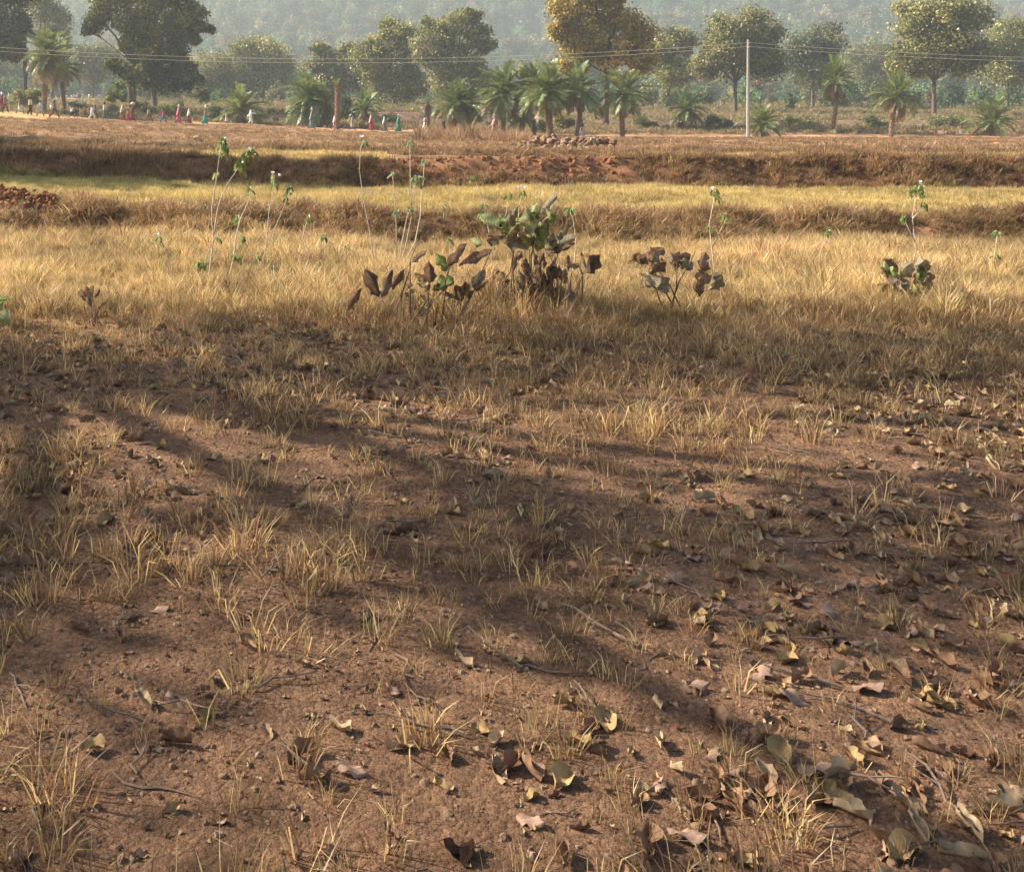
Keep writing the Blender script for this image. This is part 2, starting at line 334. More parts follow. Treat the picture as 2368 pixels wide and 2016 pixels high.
# ------------------------------------------------------------------ scatter (uncountable stuff only)
def scatter(name, protos, pts, rot, scl, label, cat):
    pts = np.asarray(pts, np.float32); n = len(pts)
    me = bpy.data.meshes.new(name); me.vertices.add(n); me.vertices.foreach_set('co', pts.ravel())
    a = me.attributes.new('rot', 'FLOAT_VECTOR', 'POINT'); a.data.foreach_set('vector', np.asarray(rot, np.float32).ravel())
    a = me.attributes.new('scl', 'FLOAT', 'POINT'); a.data.foreach_set('value', np.asarray(scl, np.float32).ravel())
    a = me.attributes.new('idx', 'INT', 'POINT'); a.data.foreach_set('value', rng.integers(0, len(protos), n).astype(np.int32))
    o = bpy.data.objects.new(name, me); COL.objects.link(o)
    c = bpy.data.collections.new(name + '_kinds')
    for p in protos: c.objects.link(p)
    g = bpy.data.node_groups.new(name, 'GeometryNodeTree')
    g.interface.new_socket(name='Geometry', in_out='INPUT', socket_type='NodeSocketGeometry')
    g.interface.new_socket(name='Geometry', in_out='OUTPUT', socket_type='NodeSocketGeometry')
    gi = g.nodes.new('NodeGroupInput'); go = g.nodes.new('NodeGroupOutput')
    ip = g.nodes.new('GeometryNodeInstanceOnPoints'); ci = g.nodes.new('GeometryNodeCollectionInfo')
    ci.inputs['Collection'].default_value = c; ci.inputs['Separate Children'].default_value = True; ci.inputs['Reset Children'].default_value = True
    ip.inputs['Pick Instance'].default_value = True
    def na(nm, ty):
        x = g.nodes.new('GeometryNodeInputNamedAttribute'); x.data_type = ty; x.inputs[0].default_value = nm; return x.outputs[0]
    er = g.nodes.new('FunctionNodeEulerToRotation')
    g.links.new(gi.outputs[0], ip.inputs['Points']); g.links.new(ci.outputs[0], ip.inputs['Instance'])
    g.links.new(na('idx', 'INT'), ip.inputs['Instance Index']); g.links.new(na('rot', 'FLOAT_VECTOR'), er.inputs[0])
    g.links.new(er.outputs[0], ip.inputs['Rotation']); g.links.new(na('scl', 'FLOAT'), ip.inputs['Scale'])
    g.links.new(ip.outputs[0], go.inputs[0])
    md = o.modifiers.new('scatter', 'NODES'); md.node_group = g
    return tag(o, label, cat, kind='stuff')

def tuft(name, nb, h, w, spread, lean, cols, seed, droop=0.5, mat=None):
    r = np.random.default_rng(seed); V = []; Fc = []; C = []; n = 0
    for i in range(nb):
        a = r.uniform(0, 2 * np.pi); rr = spread * np.sqrt(r.random()); bx, by = rr * np.cos(a), rr * np.sin(a)
        a2 = a + r.normal(0, 0.7); L = h * r.uniform(0.55, 1.1); ln = lean * r.uniform(0.2, 1.3)
        dx, dy = np.cos(a2), np.sin(a2); px, py = -dy, dx; tw = r.uniform(0, np.pi); 
        wx, wy = np.cos(tw), np.sin(tw); c = np.array(cols[r.integers(len(cols))]) * r.uniform(0.75, 1.2)
        p0 = np.array([bx, by, -0.02 * h]); ang = ln
        p1 = p0 + L * 0.5 * np.array([dx * np.sin(ang), dy * np.sin(ang), np.cos(ang)])
        ang += droop * r.uniform(0.3, 1.5)
        p2 = p1 + L * 0.5 * np.array([dx * np.sin(ang), dy * np.sin(ang), np.cos(ang)])
        W = np.array([wx, wy, 0]) * w * 0.5 * r.uniform(.7, 1.3)
        V += [p0 - W, p0 + W, p1 + W * .8, p1 - W * .8, p2]; Fc += [(n, n + 1, n + 2, n + 3), (n + 3, n + 2, n + 4)]; n += 5
        C += [c] * 5
    me = np_mesh(name, V, Fc, np.array(C)); me.materials.append(mat or M_GRASS)
    return bpy.data.objects.new(name, me)
STRAW = [(.66, .48, .22), (.72, .54, .26), (.56, .40, .175), (.54, .35, .165), (.44, .35, .135), (.36, .22, .105)]
YEL = [(.58, .42, .16), (.62, .46, .18), (.50, .35, .13), (.44, .35, .12)]
BROWN = [(.34, .19, .095), (.29, .155, .08), (.38, .235, .115), (.22, .12, .065), (.40, .28, .12)]
REDBR = [(.30, .18, .088), (.23, .13, .064), (.37, .24, .115)]
OLIVE = [(.20, .20, .08), (.27, .24, .10), (.16, .17, .06), (.30, .25, .11)]
def field_pts(y0, y1, dens, ml=0.34, mr=0.74, pad=1.5, fn=None):
    ym = np.linspace(y0, y1, 40); wid = (ml + mr) * ym + 2 * pad; area = np.trapezoid(wid, ym) if hasattr(np, 'trapezoid') else np.trapz(wid, ym)
    n = int(area * dens); Y = rng.uniform(y0, y1, n * 2); keep = rng.random(n * 2) < ((ml + mr) * Y + 2 * pad) / ((ml + mr) * y1 + 2 * pad); Y = Y[keep]
    X = -ml * Y - pad + rng.random(len(Y)) * ((ml + mr) * Y + 2 * pad)
    if fn is not None: k = fn(X, Y); X, Y = X[k], Y[k]
    return X, Y
def ucol(X, Y): return U0 + F * X / Y
def grass(name, protos, XY, smin, smax, label, tilt=0.12, lean=None, cat='grass'):
    X, Y = XY; n = len(X); Z = H(X, Y)
    rot = np.stack([rng.normal(0, tilt, n), rng.normal(0, tilt, n), rng.uniform(0, 6.28, n)], -1)
    if lean is not None: rot[:, 0] += lean; rot[:, 2] = rng.normal(0, 0.5, n)
    s = rng.uniform(smin, smax, n) * np.clip(1 + 0.6 * fbm(X * 0.5, Y * 0.5, 77, 3) + .55 * fbm(X * 1.9, Y * 1.9, 78, 2), .35, 1.7)
    return scatter(name, protos, np.stack([X, Y, Z], -1), rot, s, label, cat)
def tufts(pre, k, nb, h, w, sp, lean, cols, droop=0.5):
    return [tuft('%s_tuft' % pre, nb, h, w, sp, lean, cols, 100 + i * 7 + len(pre) * 31, droop) for i in range(k)]
def patch(f, lo, s, seed): return lambda X, Y: fbm(X * f, Y * f, seed, 3) * s + rng.random(len(X)) > lo
grass('stubble_grass', tufts('field', 6, 34, .235, .0075, .05, .34, STRAW, .45), field_pts(9.7, 17.3, 52, fn=lambda X, Y: ((Y > 10.2 + .6 * fbm(X * .6, Y, 9, 3)) | (rng.random(len(X)) < .35)) & (fbm(X * 1.1, Y * 1.1, 14, 3) + rng.random(len(X)) * .8 > -.05) & ~((ucol(X, Y) > 940) & (ucol(X, Y) < 1340) & (Y < 10.9) & (rng.random(len(X)) < .75))), .65, 1.15, 'tall straw coloured dry grass covering the nearest field')
grass('clump_grass', tufts('clump', 4, 40, .40, .008, .06, .4, BROWN[:1] + STRAW[2:] + REDBR, .8), field_pts(9.8, 17.3, 2.4, fn=lambda X, Y: fbm(X * .6, Y * .6, 44, 3) + rng.random(len(X)) > .45), .6, 1.15, 'coarser brown grass clumps standing in the nearest field')
grass('edge_weeds', tufts('edge', 5, 26, .36, .005, .08, .5, BROWN + STRAW[3:], .9), field_pts(9.3, 10.9, 16, fn=lambda X, Y: fbm(X * .8, Y * .8, 46, 3) + rng.random(len(X)) > .3), .5, 1.1, 'tangled thin brown weeds along the near edge of the field')
grass('weedy_grass', tufts('weed', 3, 22, .24, .008, .06, .5, OLIVE), field_pts(9.7, 27, 2.2), .5, 1.1, 'olive green weedy grass mixed into the dry fields')
grass('bank_grass', tufts('bank', 6, 30, .30, .009, .06, .55, [(.35, .205, .10), (.29, .16, .08), (.42, .28, .13), (.22, .12, .062), (.46, .33, .145)], 1.0), field_pts(16.9, 18.6, 60, fn=lambda X, Y: ~((ucol(X, Y) < 152) & (Y > 17.75))), .6, 1.15, 'reddish brown drooping grass on the nearest earth bank', lean=0.35)
grass('yellow_grass', tufts('yellow', 4, 30, .19, .010, .09, .25, YEL), field_pts(18.5, 27.0, 55, fn=lambda X, Y: ~((ucol(X, Y) < 155) & (Y < 19.9))), .7, 1.1, 'short yellow stubble covering the middle field')
grass('green_grass', tufts('green', 4, 28, .2, .011, .09, .3, [(.30, .31, .10), (.24, .27, .08), (.36, .34, .12)]), field_pts(22.5, 27.1, 34, fn=lambda X, Y: (ucol(X, Y) < 470 + 90 * fbm(X * .5, Y * .5, 6, 2)) & (Y > 23.2 + .8 * fbm(X * .4, Y, 2, 2))), .7, 1.1, 'greener grass in the shaded corner of the middle field')
grass('dark_bank_grass', tufts('darkbank', 4, 26, .30, .012, .08, .5, BROWN, .9), field_pts(26.9, 28.9, 34, fn=lambda X, Y: (ucol(X, Y) < 860 + 60 * fbm(X, Y, 4, 2)) | (ucol(X, Y) > 1430) | (Y < 27.6) | (rng.random(len(X)) < .12)), .6, 1.2, 'brown grass hanging over the middle earth bank', lean=0.3)
grass('upper_field_grass', tufts('upfield', 3, 24, .16, .014, .10, .3, YEL), field_pts(29.2, 38, 26, fn=lambda X, Y: (np.abs(ucol(X, Y) - 655) < 235 + 40 * fbm(X, Y, 3, 2)) | (ucol(X, Y) > 1500)), .7, 1.2, 'pale yellow stubble on the narrow upper field')
grass('upper_bank_grass', tufts('upbank', 4, 22, .28, .018, .12, .5, REDBR, .8), field_pts(37.6, 40, 16), .6, 1.2, 'red brown grass on the upper earth bank')
grass('slope_grass', tufts('slope', 5, 18, .19, .022, .16, .5, REDBR, .7), field_pts(39.5, 107, 4.2, fn=lambda X, Y: (fbm(X * .2, Y * .2, 15, 3) * .9 + rng.random(len(X)) > .35) & ~((ucol(X, Y) < 110) & (Y > 97))), .5, 1.3, 'low red brown grass over the slope below the path')
grass('tall_slope_grass', tufts('tallslope', 3, 16, .75, .03, .18, .25, REDBR + BROWN[:2], .3), field_pts(62, 104, .9, fn=lambda X, Y: (ucol(X, Y) > 960) & (ucol(X, Y) < 1225) & (fbm(X * .3, Y * .3, 8, 2) > -.25)), .6, 1.3, 'tall red brown grass stalks in front of the palms')
grass('scrub_grass', tufts('scrub', 5, 20, .55, .05, .30, .45, OLIVE + BROWN[:3], .6), field_pts(114, 190, 1.3, fn=lambda X, Y: (fbm(X * .08, Y * .08, 19, 3) * .9 + rng.random(len(X)) > .15) & ~((Y > 127) & (Y < 131.5) & (rng.random(len(X)) < .75))), .5, 1.4, 'olive and brown scrub grass behind the path')
grass('far_scrub_grass', tufts('farscrub', 4, 18, .8, .09, .5, .45, OLIVE + BROWN[:1], .6), field_pts(190, 330, .22, fn=lambda X, Y: ~((ucol(X, Y) > 100) & (ucol(X, Y) < 265) & (Y < 312))), .6, 1.5, 'hazy low scrub far behind the path')
grass('shade_grass', tufts('shade', 6, 20, .17, .0045, .05, .5, BROWN + STRAW[:3], .7), field_pts(1.6, 10.6, 95, fn=lambda X, Y: fbm(X * .55, Y * .55, 27, 3) * .9 + rng.random(len(X)) + np.clip((Y - 6) / 6, 0, .5) > .50), .4, 1.1, 'thin dry grass on the shaded foreground ground')

# hill forest
def leaf_cloud(C, r, n, size, seed, cols, up=0.25, out=0.6, cc=None, flat=1.0):
    """n leaf faces around cluster centres C (k,3), radius r (k,)"""
    g = np.random.default_rng(seed); k = len(C); idx = g.integers(0, k, n)
    off = g.normal(0, 1, (n, 3)); off /= np.linalg.norm(off, axis=1, keepdims=True); rad = g.random(n) ** 0.45
    off *= rad[:, None] * np.where(g.random(n) < .14, g.uniform(1.1, 1.7, n), 1.0)[:, None]; off[:, 2] *= flat
    p = C[idx] + off * r[idx, None]
    nr = off * out + g.normal(0, 0.6, (n, 3)); nr[:, 2] += up; nr /= np.linalg.norm(nr, axis=1, keepdims=True)
    a = np.cross(nr, g.normal(0, 1, (n, 3))); a /= np.linalg.norm(a, axis=1, keepdims=True); b = np.cross(nr, a)
    L = size * g.uniform(0.6, 1.35, n)[:, None]
    V = np.stack([p - a * L * .5, p + b * L * .32 + nr * L * .06, p + a * L * .5, p - b * L * .32 + nr * L * .06], 1).reshape(-1, 3)
    cols = np.asarray(cols); cb = (cols[g.integers(0, len(cols), k)] if cc is None else cc) * g.uniform(0.65, 1.35, (k, 1))
    c = cb[idx] * g.uniform(0.7, 1.3, (n, 1)); c = np.repeat(c, 4, 0)
    Fc = np.arange(n * 4).reshape(n, 4)
    return V, Fc, c
GREENS = [(.085, .105, .035), (.11, .12, .04), (.065, .085, .03), (.13, .125, .045)]
HILLC = [(.14, .20, .095), (.20, .245, .105), (.10, .15, .075), (.24, .23, .11)]
hp = []
for i in range(7):
    g = np.random.default_rng(300 + i); k = 9 + i
    C = g.normal(0, 1, (k, 3)); C /= np.linalg.norm(C, axis=1, keepdims=True); C *= g.uniform(.4, 1, (k, 1)) * np.array([2.6, 2.6, 2.8 + .3 * i]); C[:, 2] += 5.6 + .3 * i
    cl = np.array([HILLC[i % 4]] * k) if i != 5 else np.array([(.17, .12, .07)] * k)
    V, Fc, c = leaf_cloud(C, g.uniform(1.3, 2.0, k), 360, 1.0, 310 + i, HILLC, cc=cl, up=.4)
    me = np_mesh('hill_tree', V, Fc, c); me.materials.append(M_HLEAF)
    hp.append(bpy.data.objects.new('hill_tree', me))
n = 15000; X = rng.uniform(-600, 1040, n); Y = 548 + 520 * rng.random(n)
k = (X > -.36 * Y - 60) & (X < .74 * Y + 60); X, Y = X[k], Y[k]
scatter('hill_forest', hp, np.stack([X, Y, HH(X, Y) - .8], -1), np.stack([0 * X, 0 * X, rng.uniform(0, 6.28, len(X))], -1), rng.uniform(.7, 1.7, len(X)), 'hazy forest covering the distant hillside', 'forest')
n = 4200; Y = rng.uniform(325, 548, n); X = -.36 * Y - 30 + rng.random(n) * (1.1 * Y + 60)
scatter('valley_forest', hp, np.stack([X, Y, H(X, Y) - .8], -1), np.stack([0 * X, 0 * X, rng.uniform(0, 6.28, n)], -1), rng.uniform(.5, 1.05, n), 'hazy woodland at the foot of the distant hill', 'forest')

n = 900; Y = rng.uniform(185, 325, n); X = -.34 * Y - 20 + rng.random(n) * (1.06 * Y + 40); k = (fbm(X * .03, Y * .03, 91, 2) + rng.random(n) > .35) & ~((ucol(X, Y) > 105) & (ucol(X, Y) < 255) & (Y < 312)); X, Y = X[k], Y[k]
scatter('undergrowth', hp, np.stack([X, Y, H(X, Y) - 1.2], -1), np.stack([0 * X, 0 * X, rng.uniform(0, 6.28, len(X))], -1), rng.uniform(.3, .62, len(X)), 'hazy green undergrowth below the background trees', 'undergrowth')
# ------------------------------------------------------------------ trees
BARK = (.13, .09, .065)
def tree(name, label, u, d, lobes, cols, nleaf, leaf=0.34, tr=0.28, fork=0.35, base_v=None, stems=1, cat='tree', group=None, gap=0.6, z0=None, seed=1, cl=0.40, bark=BARK, lean=0.0, pt=None, up=.25):
    """lobes: (column, row, half width, half height) in pixels at distance d, or (x,y,z,rx,ry,rz) in metres"""
    g = np.random.default_rng(seed)
    x = (u - U0) / F * d if pt is None else pt[0]; y = d if pt is None else pt[1]
    z = hz(x, y) - 0.1
    root = empty(name, (x, y, z), 0, label, cat, group)
    CL = []; CR = []; LB = []
    for lb in lobes:
        if len(lb) == 4:
            p = P(lb[0], lb[1], d); c = np.array([p.x - x, g.uniform(-.25, .25) * lb[2] / F * d, p.z - z]); r = np.array([lb[2], (lb[2] + lb[3]) * .5, lb[3]]) / F * d
        else: c = np.array([lb[0] - x, lb[1] - y, lb[2] - z]); r = np.array(lb[3:6])
        vol = (r[0] * r[1] * r[2]) ** (1 / 3); rc = cl * vol + .25
        k = max(6, int(9.0 * gap * (r[0] * r[1] + r[0] * r[2] + r[1] * r[2]) / rc ** 2 / 3))
        q = g.normal(0, 1, (k, 3)); q /= np.linalg.norm(q, axis=1, keepdims=True); q *= g.uniform(.2, 1.0, (k, 1)) ** .6
        CL.append(c + q * r * (1 - .5 * rc / max(vol, rc))); CR.append(g.uniform(.6, 1.15, k) * rc); LB.append((c, r, CL[-1]))
    C = np.concatenate(CL); CRr = np.concatenate(CR)
    V, Fc, c = leaf_cloud(C, CRr, nleaf, leaf, seed + 5, cols, flat=.8, up=up)
    link('crown', np_mesh('crown', V, Fc, c), M_LEAF, root)
    mb = MB(); hmax = C[:, 2].max(); fk = fork * hmax
    for si in range(stems):
        bx = (si - (stems - 1) / 2) * tr * 1.5
        sway = Vector((g.normal(0, .15) * tr * 3 + bx * .8 + lean * fk, g.normal(0, .1), 0))
        mb.tube([(bx * .6, 0, -.15), (bx * .7, 0, .12 * fk), Vector((bx, 0, .5 * fk)) + sway * .5, Vector((bx, 0, fk)) + sway], [tr * 1.45 / stems ** .4, tr * 1.05 / stems ** .4, tr * .9 / stems ** .4, tr * .75 / stems ** .4], 9, bark)
        top = Vector((bx, 0, fk)) + sway
        for j, (lc, lr, lcs) in enumerate(LB):
            if stems > 1 and j % stems != si: continue
            bl = min(1.0, max(.28, (lr[0] * lr[2]) ** .5 / 2.6)); lc = Vector(lc); st = top if lc.z > fk + lr[2] * .2 else Vector((bx, 0, max(.35 * fk, min(fk, lc.z - lr[2] * .7)))) + sway * .5
            mid = (st + lc) * .5 + Vector((g.normal(0, .12), g.normal(0, .12), .12)) * lr[0]
            mb.tube([st, mid, lc, lc + Vector((0, 0, lr[2] * .6))], [tr * .55 * bl, tr * .4 * bl, tr * .24 * bl, tr * .08 * bl], 6, bark)
            for cc in lcs[:: max(1, len(lcs) // 7)]:
                e = Vector(cc); b0 = mid.lerp(lc, g.uniform(.3, 1)); m2 = (b0 + e) * .5 + Vector((0, 0, .08 * lr[2]))
                mb.tube([b0, m2, e], [tr * .2, tr * .13, tr * .05], 4, bark, False)
    link('trunk', mb.mesh('trunk', True), M_BARK, root)
    return root
OLV = [(0.218, 0.218, 0.07), (0.307, 0.282, 0.09), (0.166, 0.173, 0.058), (0.384, 0.333, 0.115)]
DARK = [(0.066, 0.084, 0.036), (0.102, 0.12, 0.048), (0.144, 0.15, 0.06), (0.192, 0.186, 0.084)]
GOLD = [(.34, .25, .055), (.42, .29, .06), (.27, .22, .05), (.22, .20, .05), (.48, .33, .08)]
MIX = [(0.166, 0.179, 0.064), (0.243, 0.23, 0.077), (0.32, 0.269, 0.109), (0.128, 0.141, 0.051)]
GREY = [(0.166, 0.179, 0.083), (0.23, 0.224, 0.096), (0.282, 0.256, 0.115)]
tree('broadleaf_tree', 'dark leaved tree at the end of the row beyond the tall left palms', 58, 140, [(0, 10, 75, 80), (50, -30, 60, 60), (-20, 85, 60, 50), (50, 70, 35, 45), (-50, 10, 50, 90), (30, 120, 45, 30)], DARK, 15840, .42, .3, .42, seed=11, gap=.8)
tree('broadleaf_tree', 'grey green tree rising behind the two left palms', 120, 200, [(95, 20, 55, 60), (130, 55, 42, 55), (90, -40, 50, 50), (140, 100, 30, 40), (110, 110, 45, 50), (120, 145, 45, 38)], GREY, 14400, .48, .3, .3, seed=12, gap=.8)
tree('broadleaf_tree', 'hazy grey green tree between the left palms and the big forked tree', 215, 250, [(190, 140, 45, 55), (245, 130, 45, 55), (215, 165, 60, 34), (265, 150, 35, 45), (170, 160, 35, 36)], GREY, 12240, .52, .3, .25, seed=13, gap=.8)
tree('broadleaf_tree', 'big forked tree with a sunlit yellow green left crown', 306, 138, [(225, 40, 48, 40), (250, 0, 62, 48), (205, 66, 24, 18), (300, -30, 70, 60), (300, 45, 45, 55), (345, 10, 62, 60), (266, 150, 22, 24), (306, 112, 42, 52), (304, 170, 40, 34), (330, 75, 45, 45), (395, -15, 52, 50), (455, 62, 30, 20), (425, 15, 40, 42), (448, 92, 22, 14), (484, 66, 20, 10), (410, 50, 36, 36), (462, 28, 26, 22)], [(.22, .21, .06), (.15, .16, .05), (.29, .26, .075), (.10, .115, .04)], 24480, .42, .34, .36, stems=2, seed=14, gap=.75)
tree('broadleaf_tree', 'dense dark tree with foliage hanging low right of the big fork', 358, 146, [(370, 50, 62, 70), (345, 125, 50, 58), (400, 120, 44, 62), (425, 60, 32, 46), (380, 185, 58, 34), (430, 170, 28, 48), (335, 185, 26, 26), (455, 195, 20, 26)], DARK, 23040, .42, .36, .25, seed=15, gap=.9)
tree('broadleaf_tree', 'wide domed tree standing alone in haze left of centre', 590, 225, [(560, 140, 80, 56), (630, 132, 68, 52), (590, 110, 62, 34), (520, 175, 55, 52), (650, 175, 54, 52), (590, 195, 90, 45), (478, 165, 45, 60), (440, 195, 35, 40)], OLV, 28800, .48, .4, .25, seed=16, gap=1.0)
tree('broadleaf_tree', 'thin leaved brownish tree behind the topped palm trunk', 770, 195, [(745, 150, 45, 44), (790, 138, 48, 36), (718, 172, 32, 40), (800, 185, 44, 44), (760, 195, 60, 44), (825, 170, 34, 56), (745, 120, 34, 26), (800, 118, 34, 22)], MIX, 17280, .42, .26, .28, seed=17, gap=.8)
tree('broadleaf_tree', 'tall olive tree with many thin stems, tallest left of the twisted tree', 915, 180, [(890, 95, 48, 44), (925, 76, 45, 34), (950, 120, 48, 50), (880, 140, 44, 46), (920, 170, 55, 48), (858, 118, 32, 42), (870, 190, 35, 40), (965, 185, 40, 46), (975, 108, 36, 50), (840, 135, 36, 52), (935, 210, 55, 28), (900, 58, 30, 20)], OLV, 23040, .42, .2, .3, stems=3, seed=18, gap=.8)
tree('broadleaf_tree', 'olive tree with a dark twisted limb and flat top', 1058, 172, [(1020, 75, 46, 44), (1065, 48, 52, 32), (1090, 32, 34, 16), (1105, 78, 42, 38), (1050, 115, 52, 42), (1122, 106, 30, 24), (1005, 135, 42, 50), (1085, 155, 52, 46), (1132, 108, 18, 14), (995, 55, 26, 22), (1030, 190, 60, 44), (1115, 195, 42, 36), (985, 112, 36, 56), (1070, 212, 60, 26)], MIX + OLV[:2], 24480, .42, .32, .28, seed=19, gap=.72, lean=.06)
tree('broadleaf_tree', 'golden leaved tree towering over the right hand palms', 1400, 128, [(1320, 15, 66, 62), (1302, 68, 44, 36), (1345, 100, 66, 48), (1322, 145, 52, 34), (1410, 30, 78, 78), (1400, 120, 62, 58), (1470, 80, 56, 66), (1360, -40, 85, 58), (1440, -40, 78, 58), (1480, 140, 46, 42)], GOLD, 31680, .38, .36, .4, seed=20, gap=.9)
# hazy trees filling the gaps between the nearer ones
for (lab, u, d, lb, cols, nl, sd) in [
 ('faint hazy tree seen between the first dark tree and its neighbours', 20, 270, [(0, 150, 60, 50), (50, 165, 45, 45), (-40, 160, 40, 50)], GREY, 12000, 21),
 ('faint hazy tree in the gap right of the wide domed tree', 690, 300, [(680, 185, 40, 40), (720, 190, 35, 35)], GREY, 9000, 22),
 ('faint hazy tree behind the stems of the tall olive tree', 840, 270, [(830, 180, 50, 40), (880, 185, 40, 38)], GREY, 10000, 23),
 ('faint hazy tree in the gap between twisted tree and golden tree', 1195, 290, [(1170, 190, 40, 36), (1220, 180, 45, 40), (1260, 195, 35, 32)], GREY, 11000, 24),
 ('faint hazy tree behind the dense dark tree', 440, 280, [(420, 160, 55, 55), (470, 185, 40, 40)], GREY, 11000, 25)]:
    tree('broadleaf_tree', lab, u, d, lb, cols, nl, .54, .3, .25, seed=sd, gap=.8)
# trees continuing to the right of the golden tree
for (lab, u, d, lb, cols, nl, sd) in [
 ('olive tree next to the golden tree, half hidden by a palm', 1545, 185, [(1530, 120, 45, 45), (1570, 95, 45, 35), (1560, 165, 50, 35)], OLV, 8000, 31),
 ('broad green tree directly behind the electricity pole', 1700, 165, [(1670, 80, 60, 55), (1740, 70, 60, 50), (1700, 130, 80, 50), (1640, 150, 40, 40), (1770, 140, 45, 45)], MIX, 13000, 32),
 ('dark dense tree right of the electricity pole', 1880, 195, [(1860, 120, 50, 50), (1910, 100, 50, 45), (1885, 170, 65, 40)], DARK, 9000, 33),
 ('hazy olive tree set back between two big trees', 2010, 250, [(1990, 135, 50, 45), (2040, 140, 45, 45), (2015, 185, 60, 35)], GREY, 8000, 34),
 ('large sunlit olive tree at the far end of the tree row', 2160, 150, [(2130, 50, 70, 60), (2200, 40, 70, 55), (2160, 120, 90, 55), (2100, 140, 50, 45), (2230, 130, 55, 50)], OLV, 15000, 35),
 ('yellowing tree beyond the last palm of the row', 2330, 190, [(2310, 100, 50, 50), (2370, 90, 55, 55), (2340, 160, 65, 45)], GOLD[2:4] + OLV, 9000, 36)]:
    tree('broadleaf_tree', lab, u, d, [(a, b, c * 1.15, e * 1.2) for a, b, c, e in lb], cols, int(nl * 1.6), .44, .3, .3, seed=sd, gap=.85)
# trees outside the picture on the left whose shade reaches into it
def mtree(label, px, py, lobes, n, leaf, tr, seed, fork=.5, cols=MIX, gap=.6):
    return tree('shade_tree', label, 0, py, lobes, cols, n, leaf, tr, fork, pt=(px, py), seed=seed, gap=gap)
sh = []
for (tx, ty) in [(-2.4, 7.7), (0.4, 8.3), (3.0, 8.6), (5.6, 8.6), (8.2, 8.2), (-1.8, 4.2), (1.4, 4.4), (4.4, 4.5), (7.2, 4.4), (-1.0, 1.2), (2.4, 1.4), (5.4, 1.5), (10.2, 6.2)]:
    zz = 5.6 + .5 * math.sin(tx * 2 + ty); k = zz / SUN.z
    sh.append((tx + SUN.x * k, ty + SUN.y * k, zz, 1.9, 1.9, 1.25))
mtree('spreading tree beside the camera whose shade darkens the foreground', -7.2, 9.6, sh, 15000, .16, .32, 41, .55, gap=.7)
def shl(ts, zz, r, jz=.8): return [(tx + SUN.x * (zz + jz * math.sin(tx * 3)) / SUN.z, ty + SUN.y * (zz + jz * math.sin(tx * 3)) / SUN.z, zz + jz * math.sin(tx * 3) + .5, r, r, r * .8) for tx, ty in ts]
mtree('round tree left of the fields shading the middle earth bank', -18.5, 33.0, shl([(-9.0, 24.6), (-6.8, 24.8), (-4.6, 25.3), (-9.5, 26.7), (-7, 26.5), (-4.6, 26.9), (-2.4, 27.3), (-.4, 27.6), (1.0, 27.9), (-11.5, 27), (-9, 29), (-6.5, 29)], 7.6, 1.75), 12000, .26, .35, 42, .5, gap=.9)
mtree('round tree left of the slope shading the upper earth bank', -24.0, 48.0, shl([(-13, 44.2), (-11, 43.8), (-9.2, 43.2), (-7.4, 42.6), (-5.6, 42.0), (-4.2, 41.6), (-13, 41.6), (-11, 41), (-9, 40.6), (-7, 40.4), (-12, 38.8), (-9.5, 38.6)], 8.0, 1.5), 12000, .3, .35, 43, .5, gap=.9)

# ------------------------------------------------------------------ palms
PGREEN = (.165, .205, .065)
def frond_mesh(e0, droop, seed, col, L=1.0):
    g = np.random.default_rng(seed); V = []; Fc = []; C = []; n = 0; pts = [np.zeros(3)]; dirs = []; K = 14
    for i in range(K):
        t = i / K; a = e0 - droop * t ** 1.25; dd = np.array([math.cos(a), 0, math.sin(a)]); dirs.append(dd); pts.append(pts[-1] + dd * L / K)
    dirs.append(dirs[-1]); mb = MB(); mb.tube(pts, [.016 - .012 * i / K for i in range(K + 1)], 4, (.26, .24, .09), False)
    for i in range(2, K + 1):
        for h in range(2):
            for sd in (-1, 1):
                t = (i - h * .5) / K; p = pts[i] * (1 - h * .5) + pts[i - 1] * h * .5; dd = dirs[i]; nr = np.array([-dd[2], 0, dd[0]])
                ln = .30 * L * (math.sin(math.pi * (.12 + .82 * t)) ** .7) * g.uniform(.8, 1.1)
                v = dd * .75 + np.array([0, sd * .75, 0]) + nr * (.35 + g.normal(0, .15)); v /= np.linalg.norm(v)
                wv = np.cross(v, nr); wv /= np.linalg.norm(wv); w = .018 * L
                tip = p + v * ln + np.array([0, 0, -.1 * ln]); m = p + v * ln * .45
                c = np.array(col) * g.uniform(.75, 1.25)
                mb.add([p - wv * w * .4, p + wv * w * .4, m + wv * w, tip, m - wv * w], [(0, 1, 2, 3, 4)], c)
    return mb.mesh('frond')
FR = {}
for kind, col in (('green', PGREEN), ('dead', (.26, .18, .10))):
    for ei, (e, dr) in enumerate([(1.40, .5), (1.15, .8), (.85, 1.0), (.5, 1.1), (.12, 1.1), (-.35, .9), (-.9, .5)]):
        FR[kind, ei] = [frond_mesh(e, dr + .15 * j, 500 + ei * 5 + j, col) for j in range(2)]
